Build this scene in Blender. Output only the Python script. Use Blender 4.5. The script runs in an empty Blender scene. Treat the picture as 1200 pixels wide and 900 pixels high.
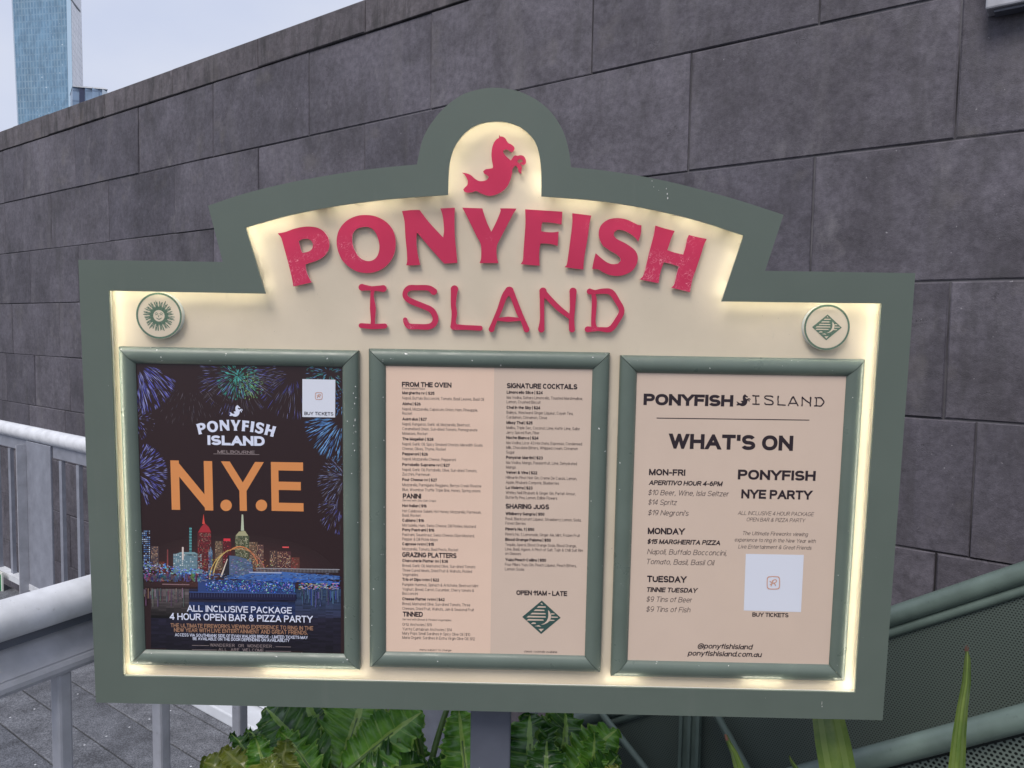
import bpy, math, random
from mathutils import Vector, Matrix
from mathutils.geometry import tessellate_polygon
scene = bpy.context.scene
COL = scene.collection
rnd = random.Random(7)

# ------------------------------------------------------------------ camera
F = 901.0                                   # focal length in units of a 1200 px wide frame
EYE = Vector((0, 0, 1.6))
down = Vector((-.0162, .99771, .0657)).normalized()      # world down, in lens axes (x right, y down, z ahead)
yw = (Vector((0, 0, 1)) - down * down.z).normalized()
xw = down.cross(yw) * -1
xw = yw.cross(-down).normalized()
TOW = Matrix((xw, yw, -down))               # lens axes -> world
cd = bpy.data.cameras.new('camera'); cam = bpy.data.objects.new('camera', cd); COL.objects.link(cam)
scene.camera = cam
cd.sensor_width = 36; cd.lens = 36 * F / 1200; cd.clip_start = .02; cd.clip_end = 6000
cr, cu, cb = TOW @ Vector((1, 0, 0)), TOW @ Vector((0, -1, 0)), TOW @ Vector((0, 0, -1))
cam.matrix_world = Matrix(((cr.x, cu.x, cb.x, EYE.x), (cr.y, cu.y, cb.y, EYE.y), (cr.z, cu.z, cb.z, EYE.z), (0, 0, 0, 1)))

# ------------------------------------------------------------------ world and sun
SUN_EL, SUN_AZ = 52, 205                    # degrees; azimuth measured clockwise from +Y (behind the camera)
w = bpy.data.worlds.new('World'); scene.world = w; w.use_nodes = True
nt = w.node_tree; N = nt.nodes; L = nt.links
bg = N['Background']
sky = N.new('ShaderNodeTexSky'); sky.sky_type = 'NISHITA'; sky.sun_disc = False
sky.sun_elevation = math.radians(SUN_EL); sky.sun_rotation = math.radians(SUN_AZ)
sky.air_density = 1.0; sky.dust_density = 3.0
tc = N.new('ShaderNodeTexCoord'); mp = N.new('ShaderNodeMapping'); mp.inputs['Scale'].default_value = (1, 1, 2.2)
nz = N.new('ShaderNodeTexNoise'); nz.inputs['Scale'].default_value = 1.9; nz.inputs['Detail'].default_value = 5
cr_ = N.new('ShaderNodeValToRGB')
cr_.color_ramp.elements[0].position = .3; cr_.color_ramp.elements[0].color = (5.5, 6.15, 8.1, 1)
cr_.color_ramp.elements[1].position = .72; cr_.color_ramp.elements[1].color = (7.4, 7.7, 8.7, 1)
mx = N.new('ShaderNodeMix'); mx.data_type = 'RGBA'; mx.inputs[0].default_value = .88
L.new(tc.outputs['Generated'], mp.inputs[0]); L.new(mp.outputs[0], nz.inputs['Vector']); L.new(nz.outputs['Fac'], cr_.inputs[0])
L.new(sky.outputs[0], mx.inputs[6]); L.new(cr_.outputs[0], mx.inputs[7]); L.new(mx.outputs[2], bg.inputs['Color'])
bg.inputs['Strength'].default_value = .10
sl = bpy.data.lights.new('sun', 'SUN'); sl.energy = 2.15; sl.angle = math.radians(28); sl.color = (1, .93, .85)
so = bpy.data.objects.new('sun', sl); COL.objects.link(so)
el, az = math.radians(SUN_EL), math.radians(SUN_AZ)
sd = Vector((math.sin(az) * math.cos(el), math.cos(az) * math.cos(el), math.sin(el)))
so.rotation_euler = sd.to_track_quat('Z', 'Y').to_euler()
scene.view_settings.view_transform = 'Standard'; scene.view_settings.look = 'None'
scene.view_settings.exposure = 0.12; scene.view_settings.gamma = 1
scene.render.engine = 'CYCLES'
scene.cycles.max_bounces = 8; scene.cycles.transparent_max_bounces = 12
scene.cycles.use_denoising = True

# ------------------------------------------------------------------ helpers
def ray(px, py): return (TOW @ Vector(((px - 600) / F, (py - 450) / F, 1)))
def hit(px, py, p0, n):
    r = ray(px, py); return EYE + r * ((p0 - EYE).dot(n) / r.dot(n))

def tag(o, label=None, cat=None, group=None, kind=None):
    for k, v in (('label', label), ('category', cat), ('group', group), ('kind', kind)):
        if v: o[k] = v
    return o
def link(o, parent=None, loc=None):
    COL.objects.link(o)
    if parent is not None: o.parent = parent
    if loc is not None: o.location = loc
    return o
def empty(name, mat=None):
    o = bpy.data.objects.new(name, None); COL.objects.link(o); o.empty_display_size = .1
    if mat is not None: o.matrix_world = mat
    return o
class MB:
    def __init__(s): s.v = []; s.f = []; s.m = []; s.c = []; s.sm = []
    def add(s, vs, fs, m=0, c=None, sm=False):
        b = len(s.v); s.v += [tuple(v) for v in vs]
        for f in fs:
            s.f.append([b + i for i in f]); s.m.append(m); s.c.append(c or (1, 1, 1)); s.sm.append(sm)
    def box(s, o, a, b, c, m=0, col=None):
        o, a, b, c = Vector(o), Vector(a), Vector(b), Vector(c)
        vs = [o, o + a, o + a + b, o + b, o + c, o + a + c, o + a + b + c, o + b + c]
        s.add(vs, [(0, 3, 2, 1), (4, 5, 6, 7), (0, 1, 5, 4), (1, 2, 6, 5), (2, 3, 7, 6), (3, 0, 4, 7)], m, col)
    def tube(s, pts, r, n=12, m=0, caps=True, sm=True):
        pts = [Vector(p) for p in pts]; rings = []
        rr = r if isinstance(r, (list, tuple)) else [r] * len(pts)
        ref = None
        for i, p in enumerate(pts):
            t = (pts[min(i + 1, len(pts) - 1)] - pts[max(i - 1, 0)]).normalized()
            if ref is None:
                ref = t.orthogonal().normalized()
            a = (ref - t * ref.dot(t)).normalized(); ref = a; b = t.cross(a)
            rings.append([p + (a * math.cos(2 * math.pi * k / n) + b * math.sin(2 * math.pi * k / n)) * rr[i] for k in range(n)])
        vs = [v for R in rings for v in R]
        fs = [(i * n + k, i * n + (k + 1) % n, (i + 1) * n + (k + 1) % n, (i + 1) * n + k) for i in range(len(pts) - 1) for k in range(n)]
        s.add(vs, fs, m, None, sm)
        if caps:
            s.add(rings[0], [tuple(range(n))[::-1]], m); s.add(rings[-1], [tuple(range(n))], m)
    def obj(s, name, mats, parent=None, loc=None, bevel=0):
        me = bpy.data.meshes.new(name); me.from_pydata(s.v, [], s.f)
        for m in (mats if isinstance(mats, (list, tuple)) else [mats]): me.materials.append(m)
        me.polygons.foreach_set('material_index', s.m); me.polygons.foreach_set('use_smooth', s.sm)
        if any(c != (1, 1, 1) for c in s.c):
            ca = me.color_attributes.new('Col', 'FLOAT_COLOR', 'CORNER'); d = []
            for p, c in zip(me.polygons, s.c): d += [c[0], c[1], c[2], 1.0] * p.loop_total
            ca.data.foreach_set('color', d)
        me.update()
        o = bpy.data.objects.new(name, me); link(o, parent, loc)
        if bevel:
            b = o.modifiers.new('bevel', 'BEVEL'); b.width = bevel; b.segments = 2; b.limit_method = 'ANGLE'
        return o

def smooth_closed(pts, n=4, ang=42):
    out = []; m = len(pts); P = [Vector((p[0], p[1])) for p in pts]
    def corner(i):
        a = P[i] - P[i - 1]; b = P[(i + 1) % m] - P[i]
        if a.length < 1e-9 or b.length < 1e-9: return True
        return math.degrees(a.angle(b)) > ang
    C = [corner(i) for i in range(m)]
    for i in range(m):
        j = (i + 1) % m; a, b = P[i], P[j]
        ta = (b - a) if C[i] else (b - P[i - 1]) * .5
        tb = (b - a) if C[j] else (P[(j + 1) % m] - a) * .5
        l = (b - a).length
        if ta.length > l: ta = ta.normalized() * l
        if tb.length > l: tb = tb.normalized() * l
        k = n if not (C[i] and C[j]) else 1
        for q in range(k):
            t = q / k
            out.append(a * (2*t**3 - 3*t*t + 1) + ta * (t**3 - 2*t*t + t) + b * (-2*t**3 + 3*t*t) + tb * (t**3 - t*t))
    return [(p.x, p.y) for p in out]
def offset_poly(pts, d):
    """positive d grows a counter-clockwise polygon"""
    m = len(pts); out = []
    for i in range(m):
        p = Vector(pts[i]); a = (p - Vector(pts[i - 1])).normalized(); b = (Vector(pts[(i + 1) % m]) - p).normalized()
        na = Vector((a.y, -a.x)); nb = Vector((b.y, -b.x)); k = na + nb
        out.append(tuple(p + k * (d / max(.35, k.dot(na)))))
    return out
def ccw(p):
    a = sum(p[i - 1][0] * p[i][1] - p[i][0] * p[i - 1][1] for i in range(len(p)))
    return p if a > 0 else p[::-1]
def prism(mb, loops, w0, w1, mf=0, ms=1, back=False, colr=None):
    """flat shape (outer loop + holes) standing from w0 up to the front face at w1"""
    loops = [ccw(loops[0])] + [ccw(h)[::-1] for h in loops[1:]]
    flat = [p for l in loops for p in l]
    tris = tessellate_polygon([[Vector((p[0], p[1], 0)) for p in l] for l in loops])
    def up(t):
        a, b, c = [flat[i] for i in t]
        return t if (b[0]-a[0])*(c[1]-a[1]) - (b[1]-a[1])*(c[0]-a[0]) > 0 else t[::-1]
    tris = [up(tuple(t)) for t in tris]
    mb.add([(p[0], p[1], w1) for p in flat], tris, mf, colr)
    if w0 is not None:
        for l in loops:
            n = len(l)
            mb.add([(p[0], p[1], w0) for p in l] + [(p[0], p[1], w1) for p in l],
                   [(i, (i + 1) % n, n + (i + 1) % n, n + i) for i in range(n)], ms, colr)
        if back: mb.add([(p[0], p[1], w0) for p in flat], [t[::-1] for t in tris], ms, colr)

# ------------------------------------------------------------------ materials
def material(name, rgb, rough=.5, spec=.5, metal=0, coat=0):
    m = bpy.data.materials.new(name); m.use_nodes = True; b = m.node_tree.nodes['Principled BSDF']
    b.inputs['Base Color'].default_value = (*rgb, 1); b.inputs['Roughness'].default_value = rough
    b.inputs['Specular IOR Level'].default_value = spec; b.inputs['Metallic'].default_value = metal
    b.inputs['Coat Weight'].default_value = coat
    return m
class NT:
    def __init__(s, m): s.t = m.node_tree; s.b = s.t.nodes['Principled BSDF']; s.co = s.t.nodes.new('ShaderNodeTexCoord')
    def n(s, kind, **kw):
        x = s.t.nodes.new('ShaderNode' + kind)
        for k, v in kw.items(): setattr(x, k, v)
        return x
    def l(s, a, b): s.t.links.new(a, b)
    def vec(s, scale=(1, 1, 1), src='Object', rand=False):
        m = s.n('Mapping'); m.inputs['Scale'].default_value = scale; s.l(s.co.outputs[src], m.inputs[0])
        if rand:
            oi = s.n('ObjectInfo'); mu = s.n('Math', operation='MULTIPLY'); mu.inputs[1].default_value = 37.0
            s.l(oi.outputs['Random'], mu.inputs[0]); s.l(mu.outputs[0], m.inputs['Location'])
        return m.outputs[0]
    def noise(s, scale, detail=4, vec=None, rough=.55):
        x = s.n('TexNoise'); x.inputs['Scale'].default_value = scale; x.inputs['Detail'].default_value = detail; x.inputs['Roughness'].default_value = rough
        s.l(vec if vec is not None else s.co.outputs['Object'], x.inputs['Vector']); return x.outputs['Fac']
    def ramp(s, fac, a, b, ca=(0, 0, 0), cb=(1, 1, 1)):
        r = s.n('ValToRGB'); e = r.color_ramp.elements
        e[0].position = a; e[0].color = (*ca, 1); e[1].position = b; e[1].color = (*cb, 1); s.l(fac, r.inputs[0]); return r.outputs[0]
    def mix(s, fac, a, b, mode='MIX'):
        x = s.n('Mix', data_type='RGBA', blend_type=mode)
        for i, v in ((0, fac), (6, a), (7, b)):
            if isinstance(v, (int, float)): x.inputs[i].default_value = v
            elif isinstance(v, tuple): x.inputs[i].default_value = (*v, 1)
            else: s.l(v, x.inputs[i])
        return x.outputs[2]
    def base(s, c): s.l(c, s.b.inputs['Base Color'])
    def bump(s, h, strength=.3, dist=.002):
        b = s.n('Bump'); b.inputs['Strength'].default_value = strength; b.inputs['Distance'].default_value = dist
        s.l(h, b.inputs['Height']); s.l(b.outputs[0], s.b.inputs['Normal']); return b

def painted(name, rgb, rough=.42, var=.12, chips=.0, chip_rgb=(.75, .75, .72), scale=9, spec=.5):
    m = material(name, rgb, rough, spec); t = NT(m)
    d = tuple(c * (1 - var) for c in rgb); u = tuple(min(1, c * (1 + var)) for c in rgb)
    c = t.ramp(t.noise(scale, 5), .3, .7, d, u)
    if chips:
        c = t.mix(t.ramp(t.noise(95, 2), .755 - chips, .765 - chips), c, chip_rgb)
    t.base(c); t.l(t.ramp(t.noise(30, 4), .3, .8, (rough - .08,) * 3, (rough + .14,) * 3), t.b.inputs['Roughness'])
    t.bump(t.noise(220, 3), .12, .0006)
    return m
M = {}
M['green'] = painted('green_board_paint', (.118, .140, .120), .5, .07, .0, scale=3.5)
t = NT(M['green']); a = t.ramp(t.noise(3.5, 6), .3, .7, (.104, .133, .112), (.118, .149, .126)); a = t.mix(t.ramp(t.noise(22, 6, t.vec((1, .08, 1))), .6, .78, (0, 0, 0), (.3, .3, .3)), a, (.16, .175, .155)); a = t.mix(t.ramp(t.noise(130, 2), .78, .80), a, (.30, .33, .30)); t.base(a)
M['green_edge'] = painted('green_board_edge', (.17, .21, .18), .45, .06)
M['rail'] = painted('green_frame_enamel', (.122, .158, .134), .34, .08, .018)
M['cream'] = painted('cream_panel', (.60, .545, .455), .40, .035, 0)
def speckled_cream():
    m = M['cream']; t = NT(m)
    a = t.ramp(t.noise(5, 6), .32, .7, (.62, .535, .41), (.71, .615, .48))
    a = t.mix(t.ramp(t.noise(240, 2), .76, .79), a, (.27, .23, .19))
    st = t.noise(30, 5, t.vec((1, .25, 1)))
    a = t.mix(t.ramp(st, .66, .8, (0, 0, 0), (.35, .35, .35)), a, (.40, .36, .31)); t.base(a)
speckled_cream()
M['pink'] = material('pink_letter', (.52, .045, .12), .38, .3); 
def pinkm():
    t = NT(M['pink']); v = t.n('TexVoronoi', feature='DISTANCE_TO_EDGE'); v.inputs['Scale'].default_value = 55
    wv = t.mix(.12, t.co.outputs['Object'], t.n('TexNoise').outputs['Color'])
    t.l(wv, v.inputs['Vector'])
    k = t.ramp(v.outputs['Distance'], .012, .028, (1, 1, 1), (0, 0, 0))
    z = t.ramp(t.noise(6.5, 2), .56, .64)
    sc = t.mix(1, k, z, 'MULTIPLY'); sc = t.mix(1, sc, t.ramp(t.noise(60, 2), .42, .6), 'MULTIPLY')
    fr = t.ramp(t.noise(420, 2), .72, .8, (0, 0, 0), (.5, .5, .5)); fr = t.mix(1, fr, z, 'MULTIPLY')
    sc = t.mix(1, sc, fr, 'ADD')
    b = t.ramp(t.noise(7, 3), .3, .7, (.51, .029, .085), (.57, .038, .105))
    t.base(t.mix(sc, b, (.82, .36, .42)))
pinkm()
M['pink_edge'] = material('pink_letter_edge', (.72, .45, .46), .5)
M['steel_dark'] = painted('dark_steel_post', (.095, .105, .135), .45, .12)
def galv(name, rgb, rough=.45):
    m = material(name, rgb, rough); t = NT(m)
    c = t.ramp(t.noise(14, 6), .3, .7, tuple(c * .82 for c in rgb), tuple(min(1, c * 1.12) for c in rgb))
    c = t.mix(t.ramp(t.noise(60, 4), .66, .74, (0, 0, 0), (.6, .6, .6)), c, tuple(c * .55 for c in rgb)); t.base(c)
    t.bump(t.noise(120, 4), .25, .001); return m
M['galv'] = galv('pale_grey_rail_paint', (.40, .41, .45), .5)
M['galv_dark'] = galv('mid_grey_rail_paint', (.25, .265, .315), .5)
M['galv_white'] = galv('white_handrail_paint', (.66, .68, .72), .6)
M['sage'] = galv('sage_green_rail_paint', (.12, .165, .145), .36)

def stone():
    m = material('bluestone', (.1, .1, .11), .75); t = NT(m); v = t.vec(rand=True)
    oi = t.n('ObjectInfo')
    c = t.ramp(oi.outputs['Random'], 0, 1, (.073, .069, .086), (.104, .098, .117))
    c = t.mix(t.ramp(t.noise(1.8, 8, v, .68), .34, .64), t.mix(1, c, (.66, .64, .64), 'MULTIPLY'), t.mix(1, c, (1.30, 1.28, 1.28), 'MULTIPLY'))
    c = t.mix(t.ramp(t.noise(26, 9, v, .78), .38, .62, (0, 0, 0), (1, 1, 1)), t.mix(1, c, (.72, .72, .73), 'MULTIPLY'), t.mix(1, c, (1.20, 1.20, 1.20), 'MULTIPLY'))
    sv = t.vec((1, 1, .16), rand=True)        # vertical run-off streaks (object z is up)
    c = t.mix(t.ramp(t.noise(7, 6, sv, .65), .52, .74, (0, 0, 0), (.62, .62, .62)), c, (.045, .042, .046))
    c = t.mix(t.ramp(t.noise(4.2, 6, sv, .65), .55, .78, (0, 0, 0), (.45, .45, .45)), c, (.16, .15, .155))
    c = t.mix(t.ramp(t.noise(3.1, 4, v), .62, .74, (0, 0, 0), (.28, .28, .28)), c, (.17, .155, .145))
    c = t.mix(t.ramp(t.noise(110, 2, v), .77, .8, (0, 0, 0), (.7, .7, .7)), c, (.025, .024, .028))
    c = t.mix(t.ramp(t.noise(44, 3, v), .735, .765, (0, 0, 0), (.75, .75, .75)), c, (.33, .32, .34))
    c = t.mix(t.ramp(t.noise(2.3, 7, v, .7), .56, .70, (0, 0, 0), (.55, .55, .55)), c, (.036, .034, .040))
    c = t.mix(t.ramp(t.noise(3.7, 7, t.vec((1, 1, .6), rand=True), .7), .60, .70, (0, 0, 0), (.40, .40, .40)), c, (.20, .19, .205))
    c = t.mix(t.ramp(t.noise(420, 2, v), .3, .7, (.0, .0, .0), (.5, .5, .5)), c, t.mix(1, c, (1.5, 1.5, 1.5), 'MULTIPLY'))
    pv = t.n('TexVoronoi'); pv.inputs['Scale'].default_value = 150; t.l(v, pv.inputs['Vector'])
    pit = t.ramp(pv.outputs['Distance'], .18, .34, (1, 1, 1), (0, 0, 0)); pm = t.ramp(t.noise(5.5, 3, v), .64, .72)
    pk = t.mix(1, pit, pm, 'MULTIPLY')
    c = t.mix(pk, c, (.018, .017, .02)); t.base(c)
    h = t.mix(.5, t.noise(16, 8, v, .65), t.noise(260, 4, v), 'ADD')
    h = t.mix(pk, h, (0, 0, 0)); t.bump(h, .6, .006)
    t.l(t.ramp(t.noise(12, 4, v), .3, .7, (.62,) * 3, (.85,) * 3), t.b.inputs['Roughness'])
    return m
M['stone'] = stone()
M['coping'] = stone(); M['coping'].name = 'bluestone_coping'; t = NT(M['coping'])
src = t.b.inputs['Base Color'].links[0].from_socket
c = t.mix(.45, src, (1.05, .96, .80), 'MULTIPLY'); c = t.mix(t.ramp(t.noise(6, 6, t.vec((1, 1, .2), rand=True), .7), .50, .62, (0, 0, 0), (.7, .7, .7)), c, (.03, .029, .03))
c = t.mix(t.ramp(t.noise(1.1, 3, t.vec(rand=True)), .66, .74, (0, 0, 0), (.5, .5, .5)), c, (.14, .10, .03)); t.base(c)
M['mortar'] = material('dark_mortar', (.022, .020, .024), .95); t = NT(M['mortar'])
t.base(t.ramp(t.noise(1.3, 5), .42, .62, (.018, .016, .02), (.15, .145, .16)))
def deckm():
    m = material('weathered_deck', (.2, .2, .22), .8); t = NT(m); v = t.vec(rand=True)
    oi = t.n('ObjectInfo')
    c = t.ramp(oi.outputs['Random'], 0, 1, (.15, .16, .185), (.22, .23, .255))
    g = t.noise(9, 8, v, .7)
    c = t.mix(t.ramp(g, .35, .68), t.mix(1, c, (.55, .55, .56), 'MULTIPLY'), t.mix(1, c, (1.25, 1.25, 1.25), 'MULTIPLY'))
    c = t.mix(t.ramp(t.noise(190, 3, v), .42, .58), c, t.mix(1, c, (.45, .45, .46), 'MULTIPLY'))
    t.base(c); t.bump(t.noise(120, 6, v), .4, .002); return m
M['deck'] = deckm()
M['ground'] = painted('river_water', (.03, .045, .045), .15, .2, scale=.4)
M['concrete'] = painted('concrete', (.2, .2, .2), .85, .15)
M['kerb'] = painted('white_kerb_paint', (.62, .65, .70), .55, .08)
def meshm(name, rgb, pitch, hole):
    m = material(name, rgb, .45); t = NT(m)
    mp = t.n('Mapping'); mp.inputs['Scale'].default_value = (1 / pitch,) * 3; t.l(t.co.outputs['Object'], mp.inputs[0])
    sp = t.n('SeparateXYZ'); t.l(mp.outputs[0], sp.inputs[0])
    def mth(op, a, b=None, c=None):
        x = t.n('Math', operation=op)
        for i, q in enumerate((a, b, c)):
            if q is None: continue
            if isinstance(q, (int, float)): x.inputs[i].default_value = q
            else: t.l(q, x.inputs[i])
        return x.outputs[0]
    X, Z = sp.outputs['X'], mth('MULTIPLY', sp.outputs['Z'], 1 / .866)
    row = mth('FLOOR', Z); odd = mth('MODULO', mth('ABSOLUTE', row), 2.0)
    fx = mth('SUBTRACT', mth('FRACT', mth('ADD', X, mth('MULTIPLY', odd, .5))), .5)
    fz = mth('MULTIPLY', mth('SUBTRACT', mth('FRACT', Z), .5), .866)
    d = mth('SQRT', mth('ADD', mth('MULTIPLY', fx, fx), mth('MULTIPLY', fz, fz)))
    k = mth('LESS_THAN', d, hole)
    tr = t.n('BsdfTransparent'); ms = t.n('MixShader'); out = t.t.nodes['Material Output']
    t.l(k, ms.inputs[0]); t.l(t.b.outputs[0], ms.inputs[1]); t.l(tr.outputs[0], ms.inputs[2]); t.l(ms.outputs[0], out.inputs[0])
    return m
M['mesh_shade'] = painted('mesh_shade_sheet', (.030, .038, .036), .7, .2)  # near-black colour standing in for the shaded stair passage behind the mesh
M['perf'] = meshm('perforated_sheet', (.100, .130, .116), .0078, .30)
M['perf_near'] = meshm('perforated_sheet_near', (.13, .165, .145), .0112, .32)
M['print'] = material('printed_ink', (1, 1, 1), .5, .4)
t = NT(M['print']); a = t.n('Attribute', attribute_name='Col'); t.base(a.outputs['Color'])
M['paper_dark'] = material('dark_poster_paper', (.030, .0145, .0155), .28, .5)
M['paper_peach'] = painted('peach_menu_paper', (.81, .60, .47), .38, .02)
M['paper_tan'] = painted('tan_menu_paper', (.67, .53, .43), .38, .02)
M['ink'] = material('black_ink', (.022, .012, .018), .5)
M['ink_soft'] = material('thin_grey_ink', (.085, .06, .062), .5)
M['white_ink'] = material('white_ink', (.72, .76, .92), .5)
M['white_card'] = material('white_card', (.72, .75, .84), .5)
M['orange_ink'] = material('orange_ink', (.70, .27, .085), .5)
M['tan_ink'] = material('tan_ink', (.42, .23, .14), .5)
M['dim_ink'] = material('dim_ink', (.30, .24, .24), .5)
M['logo_green'] = material('logo_green', (.035, .085, .075), .5)
M['badge_green'] = painted('badge_green', (.10, .17, .12), .5, .3, scale=300)
M['badge_rim'] = material('badge_rim', (.55, .6, .62), .35)
M['led'] = material('led_chip', (1, 1, 1), .5)
b = M['led'].node_tree.nodes['Principled BSDF']; b.inputs['Emission Color'].default_value = (1, .93, .76, 1); b.inputs['Emission Strength'].default_value = 58
M['led_tape'] = material('led_tape', (.8, .8, .75), .5)

# ------------------------------------------------------------------ sign plane
RS = ((.9997778, .01745554, -.01181734), (-.01615783, .99463358, .1021908), (.01353772, -.10197715, .99469462))
U = (TOW @ Vector(RS[0])).normalized(); V = (TOW @ -Vector(RS[1])).normalized(); W = (TOW @ -Vector(RS[2])).normalized()
OS = EYE + TOW @ Vector((0, 0, 1.58))
def S(px, py, wd=0.0):
    p = hit(px, py, OS + W * wd, W) - OS
    return (p.dot(U), p.dot(V))
ROT = Matrix(((U.x, V.x, W.x), (U.y, V.y, W.y), (U.z, V.z, W.z)))
def sign_matrix(u, v, wd):
    return Matrix.Translation(OS + U * u + V * v + W * wd) @ ROT.to_4x4()
WC = -.030                                   # face of the cream panel
foot = S(574, 838); FOOT = (foot[0], -(OS.z) / V.z, -.05)
sign = empty('signboard', sign_matrix(*FOOT))
tag(sign, 'green bordered signboard on a dark post, raised pink lettering on glowing cream panel', 'sign')
OFF = -Vector(FOOT)
def sgn(mb, name, mats, parent=None, loc=OFF, **k): return mb.obj(name, mats, parent if parent is not None else sign, loc, **k)

z2 = lambda l: [(400 + x / 3, y / 3) for x, y in l]
outer_px = [(91.7, 304.3), (261, 306.9), (243.8, 241), (285, 227.3), (340, 213.8), (400, 202.9), (445, 196.9)] + z2([(266, 578), (272, 545), (288, 484), (320, 428), (365, 376), (425, 333), (490, 313), (550, 308.5), (620, 320), (688, 352), (742, 400), (780, 462), (799, 525), (808, 588)]) + \
    [(710, 200), (760, 208), (800, 216.7), (860, 233), (918.3, 251.7), (896.7, 317.3), (1072.7, 320), (1034.3, 844), (112.3, 823.3)]
cream_px = [(127.7, 340.7), (311, 344.2), (287.7, 266.7), (340, 252), (400, 240.5), (460, 233)] + z2([(375, 685), (377, 620), (383, 562), (402, 508), (440, 462), (488, 435), (540, 427), (592, 432), (640, 453), (680, 496), (697, 550), (703, 610), (703, 690)]) + \
    [(700, 235.3), (760, 244.8), (820, 259.3), (871.7, 276), (845.7, 353.3), (1033.3, 355.7), (1002.3, 811.7), (144.3, 792.3)]
outer = ccw(smooth_closed([S(*p) for p in outer_px], 5, 34))
cut = ccw(smooth_closed([S(*p) for p in cream_px], 5, 34))
mb = MB(); prism(mb, [outer, cut], -.005, 0, 0, 1, back=True)
sgn(mb, 'border_board', [M['green'], M['green_edge']])
back = offset_poly(outer, -.004); ret = offset_poly(cut, .011)
mb = MB(); prism(mb, [back, ret], -.036, -.0052, 0, 1); prism(mb, [back], -.066, -.0365, 0, 0, back=True)
sgn(mb, 'back_box', [M['green_edge'], M['led_tape']])
mb = MB(); prism(mb, [offset_poly(cut, .0105)], -.036, WC, 0, 0); sgn(mb, 'cream_panel', M['cream'])
# LED tape under the lip, chips facing inward; gaps where the photograph shows no glow
mb = MB(); tape = offset_poly(cut, .0085); step = .0125
n = len(tape)
vb = S(600, 795)[1] + .02
for i in range(n):
    a = Vector(tape[i]); b_ = Vector(tape[(i + 1) % n]); d = b_ - a; l = d.length
    if l < 1e-6: continue
    d.normalize(); nn = Vector((-d.y, d.x))          # inward
    k = max(1, round(l / step)) if l > step * .6 else (1 if i % 2 else 0)
    for q in range(k):
        c = a + d * (l * (q + .5) / k)
        if c.y > S(600, 330)[1] and rnd.random() < .28: continue
        if c.y < vb:
            ok = (S(300, 795)[0] < c.x < S(425, 795)[0]) or (S(712, 800)[0] < c.x < S(752, 800)[0]) or (S(876, 800)[0] < c.x < S(925, 800)[0]) or c.x < S(165, 795)[0] or c.x > S(990, 800)[0]
            if not ok: continue
        h = d * .0019
        p = [c - h + nn * .0005, c + h + nn * .0005]
        mb.add([(p[0].x, p[0].y, -.0105), (p[1].x, p[1].y, -.0105), (p[1].x, p[1].y, -.0065), (p[0].x, p[0].y, -.0065)], [(0, 1, 2, 3)])
o = sgn(mb, 'led_chips', M['led']); o['kind'] = 'stuff'

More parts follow.
